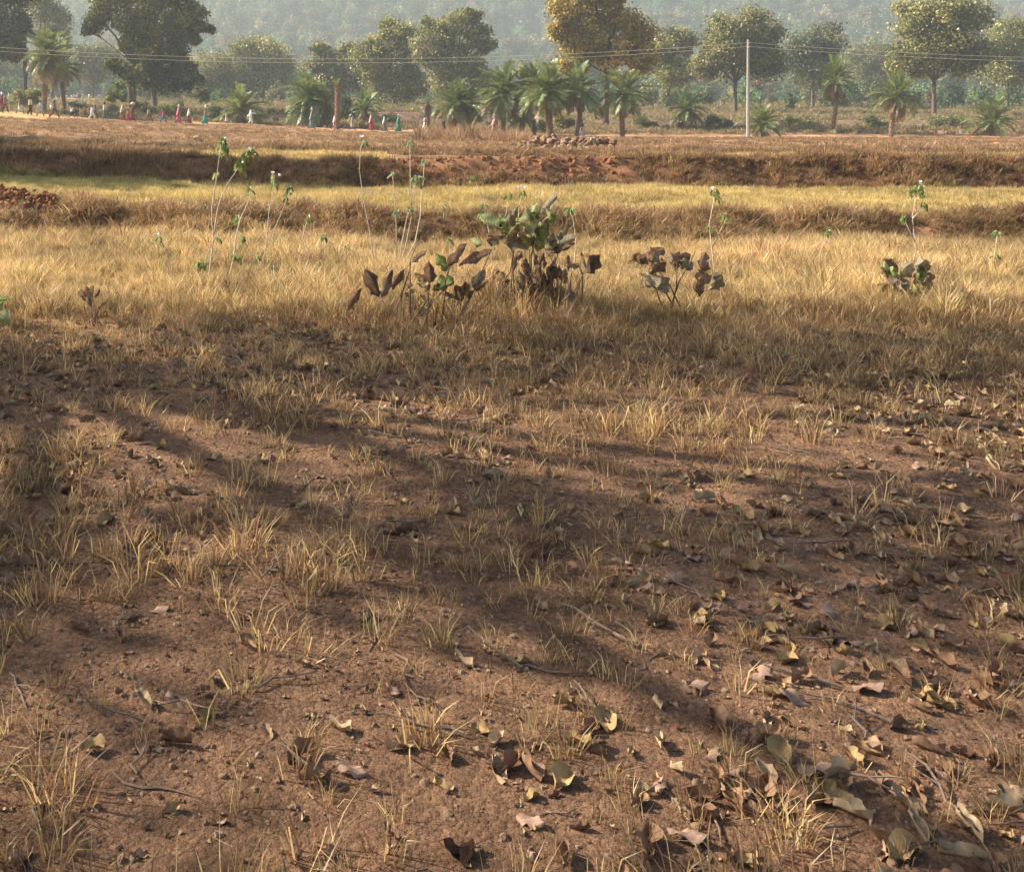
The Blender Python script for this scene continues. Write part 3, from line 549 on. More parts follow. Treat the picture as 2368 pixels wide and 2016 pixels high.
def palm_trunk(h, r, seed):
    g = np.random.default_rng(seed); mb = MB(); K = max(4, int(h / .22)); lx = g.normal(0, .03, 2)
    pts = [(lx[0] * h * math.sin(i / K * 2), lx[1] * h * math.sin(i / K * 2), -.15 + (h + .15) * i / K) for i in range(K + 1)]
    mb.tube(pts, [r * (1.25 if i == 0 else 1.0) * (1 + .10 * (i % 2)) * g.uniform(.95, 1.06) for i in range(K + 1)], 10, (.20, .12, .075))
    ns = int(h * 26)
    for i in range(ns):
        z = h * (i + .5) / ns; a = i * 2.4; k = z / h; p = Vector((lx[0] * h * math.sin(k * 2), lx[1] * h * math.sin(k * 2), z)); o = Vector((math.cos(a), math.sin(a), 0))
        big = 1 + 1.2 * max(0, k - .75) * 4
        mb.tube([p + o * r * .85, p + o * (r * 1.08 + .03 * big) + Vector((0, 0, .05)), p + o * (r * 1.1 + .05 * big) + Vector((0, 0, .13 * big))], [.05, .04, .018], 4, np.array((.25, .155, .095)) * g.uniform(.7, 1.2))
    return mb.mesh('trunk')
def palm(label, u, d, v_base, v_crown, r_px, nf=38, trunk_r=.2, dead=8, seed=0, name='date_palm', cat='palm', elev=(0, 5), group=None, low=0):
    g = random.Random(seed); x = (u - U0) / F * d; z = hz(x, d)
    zc = EYE - (v_crown - V0) / F * d; h = max(.25, zc - z); Lf = 1.15 * r_px / F * d
    root = empty(name, (x, d, z), g.uniform(0, 6.28), label, cat, group); root.rotation_euler.x = g.uniform(-.07, .07); root.rotation_euler.y = g.uniform(-.07, .07)
    link('trunk', palm_trunk(h, trunk_r, seed), M_BARK, root)
    for i in range(nf + dead):
        dd = i >= nf
        if dd: ei = g.choice([5, 6, 6])
        else:
            t = (i + .5) / nf; ei = min(elev[1], elev[0] + int(t * (elev[1] - elev[0] + 1)))
        me = g.choice(FR['dead' if dd else 'green', ei]); o = link('frond', me, M_PALM, root)
        o.location = (0, 0, h - (.12 if dd else .02) * g.random() * 2); o.rotation_euler = (g.uniform(-.15, .15), g.uniform(-.12, .12), i * 2.399 + g.uniform(-.3, .3))
        sc = Lf * g.uniform(.7, 1.2) * (.8 if dd else 1); o.scale = (sc, sc, sc)
    return root
palm('tallest of the two left palms, thick trunk behind the walkers in white', 101, 118, 245, 132, 62, 44, .24, 10, 1)
palm('shorter left palm with forked leaning trunk under a shrub', 150, 124, 242, 160, 52, 34, .2, 8, 2)
palm('low stemless palm bush beside the walker in white', 555, 114, 287, 262, 58, 34, .2, 6, 3, 'palm_bush', 'palm', (0, 4))
palm('dense dark green palm clump left of the topped trunk', 722, 117, 300, 236, 58, 60, .22, 8, 4, elev=(0, 5))
palm('dark short palm trunk in the shade beside the dense clump', 757, 116, 302, 250, 40, 22, .26, 10, 5)
palm('small pale palm bush beside the red clothed woman', 845, 125, 285, 255, 42, 30, .16, 6, 6, 'palm_bush', 'palm', (0, 4))
palm('nearly leafless dead palm hung with dry fronds', 991, 112, 305, 240, 26, 2, .19, 18, 7, elev=(3, 4))
palm('bushy palm with thick pale trunk in the tall grass', 1046, 108, 305, 242, 52, 40, .22, 12, 8)
palm('slim palm touching the bushy one in the tall grass', 1075, 109, 304, 246, 46, 34, .17, 10, 9)
palm('tall bright green palm behind the pink clothed woman', 1163, 112, 306, 220, 66, 46, .19, 10, 10)
palm('palm in dark shade with a skirt of dead fronds', 1236, 111, 309, 215, 62, 44, .17, 22, 11)
palm('nearest palm with reddish trunk rooted on the stone heap', 1271, 92, 327, 214, 66, 48, .24, 6, 12)
palm('palm beyond the stone heap beside the last walker', 1334, 110, 312, 214, 58, 42, .19, 10, 13)
palm('short young palm under the shaded palm', 1206, 111, 308, 272, 34, 20, .15, 8, 14, 'date_palm', 'palm', (0, 5))
palm('palm right of the last walker with a dark trunk', 1440, 108, 315, 220, 60, 42, .2, 8, 15)
palm('short thick palm below the olive tree', 1585, 121, 315, 258, 46, 40, .24, 16, 16)
palm('low palm bush at the foot of the electricity pole', 1765, 108, 312, 290, 48, 30, .18, 6, 17, 'palm_bush', 'palm', (0, 4))
palm('tall slim palm past the electricity pole', 1925, 118, 315, 186, 48, 30, .16, 16, 18).rotation_euler.x = .06
palm('leaning palm near the end of the row', 2060, 109, 315, 226, 52, 30, .18, 14, 19).rotation_euler = (.12, .1, 1.0)
palm('low wide palm bush in front of the yellowing tree', 2290, 113, 315, 285, 58, 34, .2, 8, 20, 'palm_bush', 'palm', (0, 4))
# topped trunk
x = (779 - U0) / F * 110; zb = hz(x, 110); ht = EYE - (199 - V0) / F * 110 - zb
root = empty('topped_palm', (x, 110, zb), 0, 'bare palm trunk cut off at the top', 'palm')
link('trunk', palm_trunk(ht, .22, 77), M_BARK, root)
for i in range(7):
    o = link('frond', FR['green', 1 + i % 3][0], M_PALM, root, (0, 0, ht - .02)); o.rotation_euler = (0, 0, 2.4 + i * .45); o.scale = (1.0,) * 3

# ------------------------------------------------------------------ shrubs
def bush(label, u, d, lobes, cols, n, leaf=.2, seed=0, name='shrub', cl=.3, group=None):
    r = tree(name, label, u, d, lobes, cols, n, leaf, .05, .25, seed=seed, cl=cl, stems=3, cat='shrub', gap=.7, group=group)
    for o in r.children:
        if o.name.startswith('crown'): o.name = 'foliage'
        if o.name.startswith('trunk'): o.name = 'stem'
    return r
LIME = [(.22, .25, .06), (.27, .29, .08), (.17, .21, .05)]
YG = [(.26, .25, .07), (.21, .21, .06), (.30, .27, .09)]
SG = [(.14, .16, .06), (.19, .19, .07), (.10, .12, .05)]
bush('yellow green bush behind the walkers at the left end', 62, 122, [(45, 222, 24, 18), (75, 218, 24, 20), (62, 236, 34, 12)], YG, 2600, .22, 51)
bush('bright lime green leafy shrub against the big forked trunk', 272, 128, [(278, 196, 18, 16), (264, 216, 20, 18), (282, 228, 14, 12), (256, 228, 12, 12)], LIME, 1800, .26, 52)
bush('grey green low bush in front of a striding child', 164, 118, [(150, 262, 18, 10), (172, 260, 16, 12)], SG, 1000, .18, 53)
bush('tall green bush by the path behind the pale shirted walker', 262, 119, [(250, 262, 22, 14), (275, 268, 16, 10), (262, 250, 14, 12)], SG, 1500, .18, 54)
bush('wide fan of green scrub behind the pink clothed walkers', 405, 121, [(380, 255, 22, 22), (410, 250, 26, 24), (430, 265, 20, 16), (400, 270, 30, 12)], SG + YG[1:2], 3000, .2, 55)
bush('round dark bush under the forked trees beside the teal walker', 468, 127, [(462, 212, 22, 20), (472, 226, 18, 14)], DARK, 1800, .24, 56)
bush('olive thicket left of the low palm bush', 510, 119, [(500, 255, 26, 20), (525, 262, 24, 18), (490, 270, 16, 12)], SG, 2400, .2, 57)
bush('small green weed clump at the edge of the path', 219, 100, [(218, 281, 9, 7)], DARK + SG, 500, .12, 58)
bush('small round bush beyond the path in open scrub', 642, 119, [(636, 278, 12, 9), (650, 281, 12, 8)], SG, 700, .16, 59)
bush('green scrub on the far bund below the olive trees', 905, 150, [(880, 250, 22, 8), (920, 250, 26, 9), (950, 252, 20, 8)], SG, 1800, .24, 60)
bush('pale tall scrub between the near palm and the stone heap end', 1305, 118, [(1290, 275, 20, 20), (1318, 282, 18, 16), (1300, 292, 24, 10)], YG[1:] + SG[1:2], 2200, .2, 61)
bush('dark bush in shade between the two rightmost trunks', 1250, 116, [(1255, 290, 16, 16), (1238, 300, 14, 8)], DARK, 1200, .2, 62)
bush('dark round bush under the dense palm clump', 690, 121, [(692, 262, 20, 16), (672, 268, 14, 10)], DARK + SG[:1], 1300, .2, 63)
bush('grey scrub right of the topped palm trunk', 805, 130, [(800, 240, 20, 26), (820, 252, 18, 14)], SG + GREY[:1], 1600, .22, 64)
for (lab, u, d, lb, sd) in [('olive scrub behind the palm right of the last walker', 1490, 125, [(1480, 285, 26, 16), (1510, 290, 22, 12)], 65), ('pale green bush between palm and electricity pole', 1660, 122, [(1650, 280, 28, 18), (1680, 288, 24, 12)], 66),
    ('wide scrub right of the electricity pole', 1850, 126, [(1830, 282, 34, 16), (1875, 288, 30, 14)], 67), ('dark bush beside the leaning palm', 2020, 122, [(2010, 280, 24, 18), (2035, 290, 20, 12)], 68), ('yellow green thicket at the end of the row', 2190, 124, [(2170, 284, 34, 16), (2215, 280, 30, 18)], 69)]:
    bush(lab, u, d, lb, SG + YG[:1], 2000, .2, sd)

SCR = ['low olive scrub bush %s' % w for w in ('behind the walker all in white', 'between the low palm bush and the dense palm clump', 'under the wide domed tree', 'in front of the topped palm trunk base', 'behind the red clothed woman', 'behind the grey clothed woman', 'behind the emerald green woman', 'left of the nearly leafless dead palm', 'behind the bushy palm', 'behind the slim palm', 'left of the shaded palm', 'behind the boy in crimson', 'at the foot of the dense dark tree', 'behind the child in white', 'below the first dark tree')]
for i, (u, v, w, h, d) in enumerate([(600, 270, 22, 12, 124), (640, 262, 30, 12, 133), (600, 245, 40, 10, 160), (785, 268, 26, 14, 130), (870, 262, 30, 12, 133), (905, 272, 26, 9, 127), (940, 262, 30, 12, 134), (975, 258, 28, 12, 135), (1030, 262, 30, 14, 128), (1095, 266, 34, 14, 126), (1195, 275, 28, 14, 126), (345, 255, 26, 14, 128), (320, 240, 30, 12, 140), (180, 245, 26, 12, 135), (20, 240, 30, 14, 130)]):
    bush(SCR[i], u, d, [(u - w * .4, v, w * .6, h), (u + w * .4, v + 2, w * .6, h * .9), (u, v + h * .4, w, h * .6)], SG + MIX[:1], 1500, .24, 200 + i)
# ------------------------------------------------------------------ clods and stones
def rock_meshes(pre, k, cols, seed, jit=.28):
    out = []
    for i in range(k):
        g = np.random.default_rng(seed + i); mb = MB()
        mb.blob((0, 0, 0), (g.uniform(.8, 1.2), g.uniform(.7, 1.0), g.uniform(.55, .85)), cols[i % len(cols)], 7, 5, 0, 0)
        V = mb.V[0]; q = np.round(V, 4); n = 1 + jit * (np.array([vnoise(a[0] * 1.7 + 5 + i * 3, a[1] * 1.7 + a[2] * 2.3 + 9, seed + i) for a in q]) - .5) * 2.2
        mb.V[0] = V * n[:, None]; out.append(mb.mesh(pre))
    return out
CLODS = rock_meshes('clod', 6, [(.34, .155, .075), (.30, .135, .068), (.38, .18, .088), (.25, .115, .06)], 700, .62)
STONES = rock_meshes('stone', 6, [(.30, .19, .115), (.24, .145, .085), (.36, .24, .15), (.20, .12, .075)], 720, .5)
def rocks(name, meshes, mat, parent, us, ds, smin, smax, n, seed, zoff=.3, pile=None):
    g = random.Random(seed); inv = Vector(parent.location)
    for i in range(n):
        d = g.uniform(*ds); u = g.uniform(*us); x = (u - U0) / F * d; s = g.uniform(smin, smax)
        z = hz(x, d) + s * zoff + (pile(u, d, g) if pile else 0)
        o = link(name, g.choice(meshes), mat, parent, Vector((x, d, z)) - inv); o.rotation_euler = (g.uniform(-.6, .6), g.uniform(-.6, .6), g.uniform(0, 6.28)); o.scale = (s, s, s * g.uniform(.8, 1.1))
x0 = (60 - U0) / F * 18.6; heap = empty('clod_heap', (x0, 18.6, hz(x0, 18.6)), 0, 'heap of red earth clods on the nearest earth bank', 'heap')
rocks('clod', CLODS, M_CLOD, heap, (-60, 150), (17.9, 19.5), .03, .065, 295, 1, .2, lambda u, d, g: g.random() * .27 * max(0, min(1, (165 - u) / 50)) * (1 - abs(d - 18.8) / .9))
rocks('clod', CLODS, M_CLOD, bank_mid, (860, 1440), (27.4, 28.7), .03, .09, 295, 2, .15)
x0 = (1290 - U0) / F * 46; pile = empty('stone_heap', (x0, 46, hz(x0, 46)), 0, 'long heap of brown rubble stones at the foot of the nearest palm', 'heap')
rocks('stone', STONES, M_STONE, pile, (1200, 1420), (40.0, 50), .06, .17, 290, 3, .2, lambda u, d, g: g.random() * .36 * min(1, max(0, (u - 1195) / 50)) * min(1, (d - 39.5) / 3))
for i, (u, d, s_, lab) in enumerate([(1262, 40.5, .2, 'largest pale boulder at the foot of the stone heap'), (453, 47, .2, 'dark lone stone on the slope below the path')]):
    x = (u - U0) / F * d; o = link('boulder', STONES[i * 2], M_STONE, None, (x, d, hz(x, d) + s_ * .35)); o.scale = (s_ * 1.3, s_, s_); tag(o, lab, 'stone')

# ------------------------------------------------------------------ electricity line
CONC = rough_mat('pole_concrete', 6, .2, .2, .9, col=(.32, .30, .27)); WIRE = rough_mat('wire_metal', 5, .1, 0, .45, col=(.62, .56, .40)); CER = rough_mat('insulator', 5, .1, 0, .3, col=(.55, .50, .45))
def wire_z(u, k): return EYE + (V0 - (139 + 9 * k - 4.3e-5 * (u - 790) ** 2)) / F * 100
xL = (-150 - U0) / F * 100; xR = (1730 - U0) / F * 100
for x, lab in ((xL, 'concrete electricity pole at the left end of the wires'), (xR, 'concrete electricity pole among the palms'), (xR + 74, 'concrete electricity pole at the far end of the wires')):
    u = -150; zt = wire_z(-150, 0); zb = hz(x, 100)
    rt = empty('electricity_pole', (x, 100, zb), 0, lab, 'pole', 'electricity poles')
    mb = MB(); mb.tube([(0, 0, -.3), (0, 0, (zt - zb) * .5), (0, 0, zt - zb + .35)], [.17, .14, .10], 8); link('post', mb.mesh('post'), CONC, rt)
    for k in range(2):
        za = wire_z(-150, k) - zb
        mb = MB(); mb.tube([(0, 0, za - .02), (0, -.22, za - .02)], .02, 5); br = link('bracket', mb.mesh('bracket'), CONC, rt)
        mb = MB(); mb.blob((0, -.2, za), (.05, .05, .06), nu=7, nv=5); link('insulator', mb.mesh('insulator'), CER, br)
for k, lab in ((0, 'upper of two thin sagging electricity wires'), (1, 'lower of two thin sagging electricity wires')):
    mb = MB(); pts = []
    for i in range(41):
        u = -150 + 1880 * i / 40; pts.append(((u - U0) / F * 100, 99.8, wire_z(u, k) + .06))
    for i in range(1, 31):
        u = -150 + 1880 * i / 30; pts.append((xR + 74 * i / 30, 99.8, wire_z(u, k) + .06))
    mb.tube(pts, .016, 5); tag(link('power_line', mb.mesh('power_line'), WIRE), lab, 'wire', 'electricity wires')

# ------------------------------------------------------------------ people
def remesh(mb, vox):
    me = mb.mesh('tmp'); o = bpy.data.objects.new('tmp', me); COL.objects.link(o)
    md = o.modifiers.new('r', 'REMESH'); md.mode = 'VOXEL'; md.voxel_size = vox; md.use_smooth_shade = True
    sm = o.modifiers.new('s', 'SMOOTH'); sm.iterations = 3; sm.factor = .5
    dg = bpy.context.evaluated_depsgraph_get(); ev = o.evaluated_get(dg); e = ev.to_mesh()
    V = np.empty(len(e.vertices) * 3, np.float32); e.vertices.foreach_get('co', V); Fc = [tuple(p.vertices) for p in e.polygons]
    ev.to_mesh_clear(); bpy.data.objects.remove(o); bpy.data.meshes.remove(me); return V.reshape(-1, 3), Fc
POSES = {'walk': (.36, -.36, .5, -.4, 0), 'stride': (.50, -.48, .2, -.5, 0), 'stand': (.06, -.10, .15, .05, 0), 'carry': (.30, -.32, 2.75, -.35, 1), 'point': (.2, -.25, 1.35, -.5, 0)}
def leg_pts(a, sy):
    hip = Vector((0, sy * .085, .90)); kn = hip + Vector((math.sin(a + .12), 0, -math.cos(a + .12))) * .43
    b = a - (.12 if a > 0 else .45); an = kn + Vector((math.sin(b), 0, -math.cos(b))) * .42; return hip, kn, an
def arm_pts(a, sy, up):
    sh = Vector((0, sy * .19, 1.36))
    if up:
        el = Vector((.10, sy * .30, 1.52)); wr = Vector((.04, sy * .13, 1.70)); return sh, el, wr
    el = sh + Vector((math.sin(a), sy * .06, -math.cos(a))) * .28; b = a + .35; wr = el + Vector((math.sin(b), sy * .02, -math.cos(b))) * .25; return sh, el, wr
_body = {}
def body(pose):
    if pose in _body: return _body[pose]
    l1, l2, a1, a2, up = POSES[pose]; mb = MB()
    mb.tube([(0, 0, .84), (0, 0, .95), (0, 0, 1.06), (.005, 0, 1.25), (0, 0, 1.36), (.0, 0, 1.41)], [.10, .135, .115, .135, .125, .07], 10, sq=(1.25, .85) if False else (1, 1))
    mb.blob((0, .09, 1.25), (.10, .09, .16)); mb.blob((0, -.09, 1.25), (.10, .09, .16)); mb.tube([(0, -.19, 1.36), (0, 0, 1.375), (0, .19, 1.36)], [.055, .075, .055], 8)
    mb.tube([(0, 0, 1.38), (.012, 0, 1.5)], [.06, .052], 8); mb.blob((.02, 0, 1.57), (.095, .076, .118), nu=12, nv=9)
    mb.blob((.055, 0, 1.52), (.055, .05, .06)); mb.blob((.115, 0, 1.555), (.018, .014, .024)); mb.blob((.105, 0, 1.505), (.012, .026, .01))
    for sy in (-1, 1): mb.blob((.01, sy * .078, 1.56), (.02, .012, .032)); mb.blob((.098, sy * .033, 1.585), (.012, .018, .010))
    for sy, a in ((1, l1), (-1, l2)):
        h, k, n = leg_pts(a, sy); mb.tube([h, h.lerp(k, .5), k], [.092, .078, .056], 8); mb.tube([k, k.lerp(n, .35), n], [.056, .058, .038], 8)
        mb.tube([n + Vector((-.05, 0, -.035)), n + Vector((.06, 0, -.035)), n + Vector((.17, 0, -.05))], [.036, .038, .022], 8)
    fing = []
    for sy, a in ((-1, a1), (1, a2)):
        s_, e, w = arm_pts(a, sy, up and sy == -1); mb.tube([s_, s_.lerp(e, .5), e], [.055, .046, .038], 8); mb.tube([e, w], [.038, .027], 8)
        dr = (w - e).normalized(); pm = w + dr * .05; mb.tube([w, pm, pm + dr * .035], [.027, .034, .028], 8); fing.append((pm + dr * .03, dr, sy))
    V, Fc = remesh(mb, .02); z0 = V[:, 2].min(); fb = MB(); fb.add(V, Fc)
    for pm, dr, sy in fing:
        side = dr.cross(Vector((0, 1, 0))).normalized()
        for i, l in enumerate((.062, .075, .07, .055)):
            b = pm + side * (.021 - .014 * i); m = b + dr * l * .5; e = m + (dr + Vector((0, -sy * .4, 0))).normalized() * l * .5; fb.tube([b, m, e], [.0085, .008, .006], 5)
        b = pm + side * .026 - dr * .04; fb.tube([b, b + (dr * .6 + side).normalized() * .03, b + (dr + side * .6).normalized() * .06], [.010, .009, .007], 5)
    for v in fb.V: v[:, 2] -= z0
    _body[pose] = (fb.mesh('body', True), z0); return _body[pose]
_gm = {}
def ring_loft(rings, n=20, closed=True):
    V = []; Fc = []
    for rg in rings: V += rg
    k = len(rings[0])
    for i in range(len(rings) - 1):
        for j in range(k if closed else k - 1):
            q = (j + 1) % k; Fc.append((i * k + j, i * k + q, (i + 1) * k + q, (i + 1) * k + j))
    return V, Fc
def skirt(pose, zb, flare, trail):
    key = ('skirt', pose, zb, flare, trail)
    if key not in _gm:
        z0 = body(pose)[1]; l1, l2 = POSES[pose][:2]; rings = []
        for i in range(9):
            t = i / 8; z = 1.04 + (zb - 1.04) * t; rx = .125 + (.13 + .22 * max(abs(l1), abs(l2))) * flare * t ** .8; ry = .135 + .10 * flare * t
            rings.append([((-trail * t ** 2) * max(0, -math.cos(w)) + rx * math.cos(w) * (1 + .10 * t * math.sin(9 * w + 1)), ry * math.sin(w) * (1 + .10 * t * math.sin(9 * w)), z - z0 + .02 * t * math.sin(4 * w)) for w in [2 * math.pi * j / 28 for j in range(28)]])
        V, Fc = ring_loft(rings); _gm[key] = np_mesh('skirt', V, Fc, None, True)
    return _gm[key]
def shirt(pose, sleeve=.5, hem=.92, loose=.02):
    key = ('shirt', pose, sleeve, hem)
    if key not in _gm:
        z0 = body(pose)[1]; mb = MB(); l1, l2, a1, a2, up = POSES[pose]
        rings = [[((rx + loose) * math.cos(w), (ry + loose) * math.sin(w), z) for w in [2 * math.pi * j / 18 for j in range(18)]] for z, rx, ry in ((hem, .155, .17), (1.0, .14, .155), (1.1, .125, .15), (1.25, .135, .185), (1.34, .12, .20), (1.40, .075, .12), (1.43, .055, .06))]
        V, Fc = ring_loft(rings); mb.add(V, Fc)
        for sy, a in ((-1, a1), (1, a2)):
            s_, e, w = arm_pts(a, sy, up and sy == -1); mb.tube([s_ + (s_ - e) * .1, s_.lerp(e, .5), e if sleeve > .4 else s_.lerp(e, .8)] + ([e.lerp(w, .8)] if sleeve > .8 else []), [.075, .07, .062] + ([.05] if sleeve > .8 else []), 10, cap=False)
        for v in mb.V: v[:, 2] -= z0
        _gm[key] = mb.mesh('shirt', True)
    return _gm[key]
def trousers(pose, length=.95):
    key = ('trousers', pose, length)
    if key not in _gm:
        z0 = body(pose)[1]; mb = MB(); l1, l2 = POSES[pose][:2]; mb.tube([(0, 0, 1.05), (0, 0, .95), (0, 0, .84)], [.145, .165, .13], 14)
        for sy, a in ((1, l1), (-1, l2)):
            h, k, n = leg_pts(a, sy); e = k.lerp(n, max(0.05, (length - .5) * 2)); mb.tube([h + Vector((0, 0, .03)), h.lerp(k, .5), k, e], [.115, .10, .082, .078], 10)
        for v in mb.V: v[:, 2] -= z0
        _gm[key] = mb.mesh('trousers', True)
    return _gm[key]
def veil(pose):
    key = ('veil', pose)
    if key not in _gm:
        z0 = body(pose)[1]; rings = []
        for z, r, ry, cx, op in ((1.705, .02, .02, .01, .9), (1.69, .07, .06, .01, .9), (1.62, .115, .095, .01, .9), (1.54, .12, .10, 0, .9), (1.45, .11, .11, -.01, .8), (1.38, .13, .22, -.01, 1.0), (1.25, .165, .25, -.02, 1.2), (1.08, .175, .22, -.04, 1.5), (.90, .20, .20, -.07, 1.8)):
            rings.append([(cx + r * math.cos(w), ry * math.sin(w), z - z0) for w in [op + (2 * math.pi - 2 * op) * j / 18 for j in range(19)]])
        V, Fc = ring_loft(rings, closed=False); _gm[key] = np_mesh('veil', V, Fc, None, True)
    return _gm[key]
def hair(pose):
    key = ('hair', pose)
    if key not in _gm:
        z0 = body(pose)[1]; mb = MB(); mb.blob((.004, 0, 1.60), (.102, .085, .10), nu=12, nv=8); mb.blob((-.05, 0, 1.55), (.062, .078, .09), nu=10, nv=7)
        for v in mb.V: v[:, 2] -= z0
        _gm[key] = mb.mesh('hair', True)
    return _gm[key]
LOADS = {}
def load_mesh(kind):
    if kind in LOADS: return LOADS[kind]
    mb = MB()
    if kind == 'bundle':
        mb.blob((0, 0, .13), (.24, .19, .14), (1, 1, 1), 14, 9, .08, 5); mb.tube([(0, 0, .24), (.03, 0, .31)], [.05, .08], 8)
    elif kind == 'sack': mb.blob((0, 0, .26), (.13, .13, .27), (1, 1, 1), 12, 10, .06, 6); mb.tube([(0, 0, .5), (0, 0, .58)], [.04, .06], 8)
    elif kind == 'pot':
        pr = [(0, .09), (.05, .15), (.14, .18), (.22, .14), (.26, .075), (.30, .07), (.32, .10)]
        V, Fc = ring_loft([[(r * math.cos(w), r * math.sin(w), z) for w in [2 * math.pi * j / 16 for j in range(16)]] for z, r in pr]); mb.add(V, Fc); mb.blob((0, 0, .3), (.085, .085, .02), nu=10, nv=4)
    elif kind == 'basket':
        pr = [(0, .14), (.08, .22), (.16, .27), (.17, .25), (.08, .2), (.05, .05)]
        V, Fc = ring_loft([[(r * math.cos(w), r * math.sin(w), z + .006 * (j % 2)) for j, w in enumerate([2 * math.pi * j / 18 for j in range(18)])] for z, r in pr]); mb.add(V, Fc); mb.blob((0, 0, .14), (.2, .2, .10), nu=12, nv=6, jit=.1)
    elif kind == 'bag': mb.blob((0, 0, .2), (.16, .10, .2), (1, 1, 1), 12, 9, .06, 8); mb.tube([(.1, 0, .36), (0, .02, .52), (-.1, 0, .36)], .014, 5)
    LOADS[kind] = mb.mesh(kind, True); return LOADS[kind]
def person(u, px, label, pose, outfit, load=None, face=1, d=110.0, dv=0):
    sc = px * d / F / 1.66; x = (u - U0) / F * d; z = hz(x, d)
    rt = empty('person', (x, d, z), (0 if face > 0 else math.pi) + random.uniform(-.25, .25), label, 'person', 'people walking along the path'); rt.scale = (sc,) * 3
    link('body', body(pose)[0], M_SKIN, rt); hd = True
    for g in outfit:
        k, c = g[0], cloth(g[1])
        if k == 'shirt': link('shirt', shirt(pose, .5), c, rt)
        elif k == 'long_shirt': link('shirt', shirt(pose, 1.0, .62), c, rt)
        elif k == 'blouse': link('blouse', shirt(pose, .3, 1.06), c, rt)
        elif k == 'trousers': link('trousers', trousers(pose), c, rt)
        elif k == 'shorts': link('shorts', trousers(pose, .5), c, rt)
        elif k == 'skirt': link('skirt', skirt(pose, .10, .45, .0), c, rt)
        elif k == 'trail': link('skirt', skirt(pose, .07, .5, .18), c, rt)
        elif k == 'dhoti': link('dhoti', skirt(pose, .35, .55, .0), c, rt)
        elif k == 'veil': link('veil', veil(pose), c, rt)
    link('hair', hair(pose), M_HAIR, rt)
    if load:
        kind, c, lab, cat = load[:4]; lz = 1.66 - body(pose)[1] + .02
        if kind == 'bag': lp = Vector((x - .26 * sc * face, d - .05, z + .82 * sc))
        else: lp = Vector((x + .01 * sc * face, d, z + lz * sc))
        o = link({'bundle': 'head_bundle', 'sack': 'head_sack', 'pot': 'water_pot', 'basket': 'head_basket', 'bag': 'shoulder_bag'}[kind], load_mesh(kind), cloth(c), None, lp); o.scale = (sc * (load[4] if len(load) > 4 else 1),) * 3
        tag(o, lab, cat, 'loads carried by the walkers')
    return rt
WH = (.75, .73, .68); CREAM = (.62, .54, .40); BLK = (.03, .028, .03); RED = (.42, .04, .04); PINK = (.72, .20, .24); GREEN = (.02, .27, .15); TEAL = (.03, .30, .27); BLUE = (.12, .17, .26); MAR = (.20, .03, .04)
GRY = (.30, .32, .34); OCH = (.42, .28, .10); BRN = (.16, .09, .05); LGB = (.42, .47, .52); PGR = (.48, .52, .40); DBR = (.07, .035, .025)
person(4, 40, 'walker in maroon top and dark skirt at the left end of the line', 'stand', [('shirt', MAR), ('skirt', BRN), ('veil', MAR)], ('bag', (.5, .42, .42), 'pale bundle held at the side of the maroon walker', 'bundle'))
person(12, 36, 'walker in plum clothes behind the maroon walker', 'walk', [('long_shirt', (.22, .10, .12)), ('trousers', DBR)], d=112.5)
person(47, 41, 'walker with dark vest and pale loincloth, bare legged', 'walk', [('shirt', (.13, .11, .07)), ('dhoti', (.55, .55, .50))])
person(70, 42, 'man in cream shirt and dark maroon trousers', 'stand', [('shirt', CREAM), ('trousers', (.06, .03, .03))])
person(94, 38, 'man in long pale blue shirt with a cream shawl', 'walk', [('long_shirt', LGB), ('trousers', (.40, .36, .30))], ('bag', (.62, .54, .42), 'cream cloth bag at the back of the pale blue shirt', 'bag'))
person(126, 42, 'man striding wide in dark red trousers with a white sack on his back', 'stride', [('shirt', (.16, .13, .12)), ('trousers', (.11, .04, .035))], ('bag', WH, 'white sack on the back of the striding man', 'sack', .9))
person(166, 31, 'child in white shirt and dark shorts behind low bush', 'walk', [('shirt', WH), ('shorts', BLK)])
person(196, 30, 'walker in brown wrap half hidden behind scrub', 'walk', [('shirt', (.32, .18, .11)), ('dhoti', BRN)], d=114)
person(213, 34, 'walker in white shirt and white trousers', 'walk', [('shirt', WH), ('trousers', (.62, .66, .64))])
person(220, 34, 'walker in dark grey clothes beside the all white walker', 'walk', [('long_shirt', (.12, .12, .12)), ('trousers', BLK)], d=111.5)
person(242, 41, 'person in pale green shirt and long dark green wrap', 'stand', [('shirt', PGR), ('skirt', (.08, .11, .08))])
person(283, 36, 'woman with cream head cloth and brown skirt', 'walk', [('blouse', CREAM), ('skirt', (.30, .15, .10)), ('veil', CREAM)])
person(296, 30, 'girl in brick red dress beside the woman with the cream bundle', 'walk', [('blouse', (.5, .16, .13)), ('skirt', (.42, .07, .07))], d=108.8)
person(307, 38, 'woman in dark red carrying a cream bundle on her head', 'carry', [('blouse', DBR), ('skirt', (.27, .05, .04)), ('veil', (.18, .04, .03))], ('bundle', CREAM, 'cream cloth bundle on the head of the dark red woman', 'bundle'))
person(344, 37, 'man in ochre shirt and brown trousers', 'stride', [('shirt', OCH), ('trousers', (.17, .12, .06))])
person(378, 32, 'boy in crimson shirt and slate trousers in front of green scrub', 'walk', [('shirt', (.45, .05, .12)), ('trousers', BLUE)])
person(413, 36, 'woman in bright pink sari with a thin white load upright on her head', 'carry', [('blouse', RED), ('trail', (.58, .12, .16)), ('veil', PINK)], ('sack', WH, 'thin upright white load on the bright pink woman', 'sack', .7))
person(437, 34, 'woman with white shawl over a deep red skirt', 'walk', [('blouse', WH), ('skirt', (.34, .03, .05)), ('veil', (.72, .62, .56))])
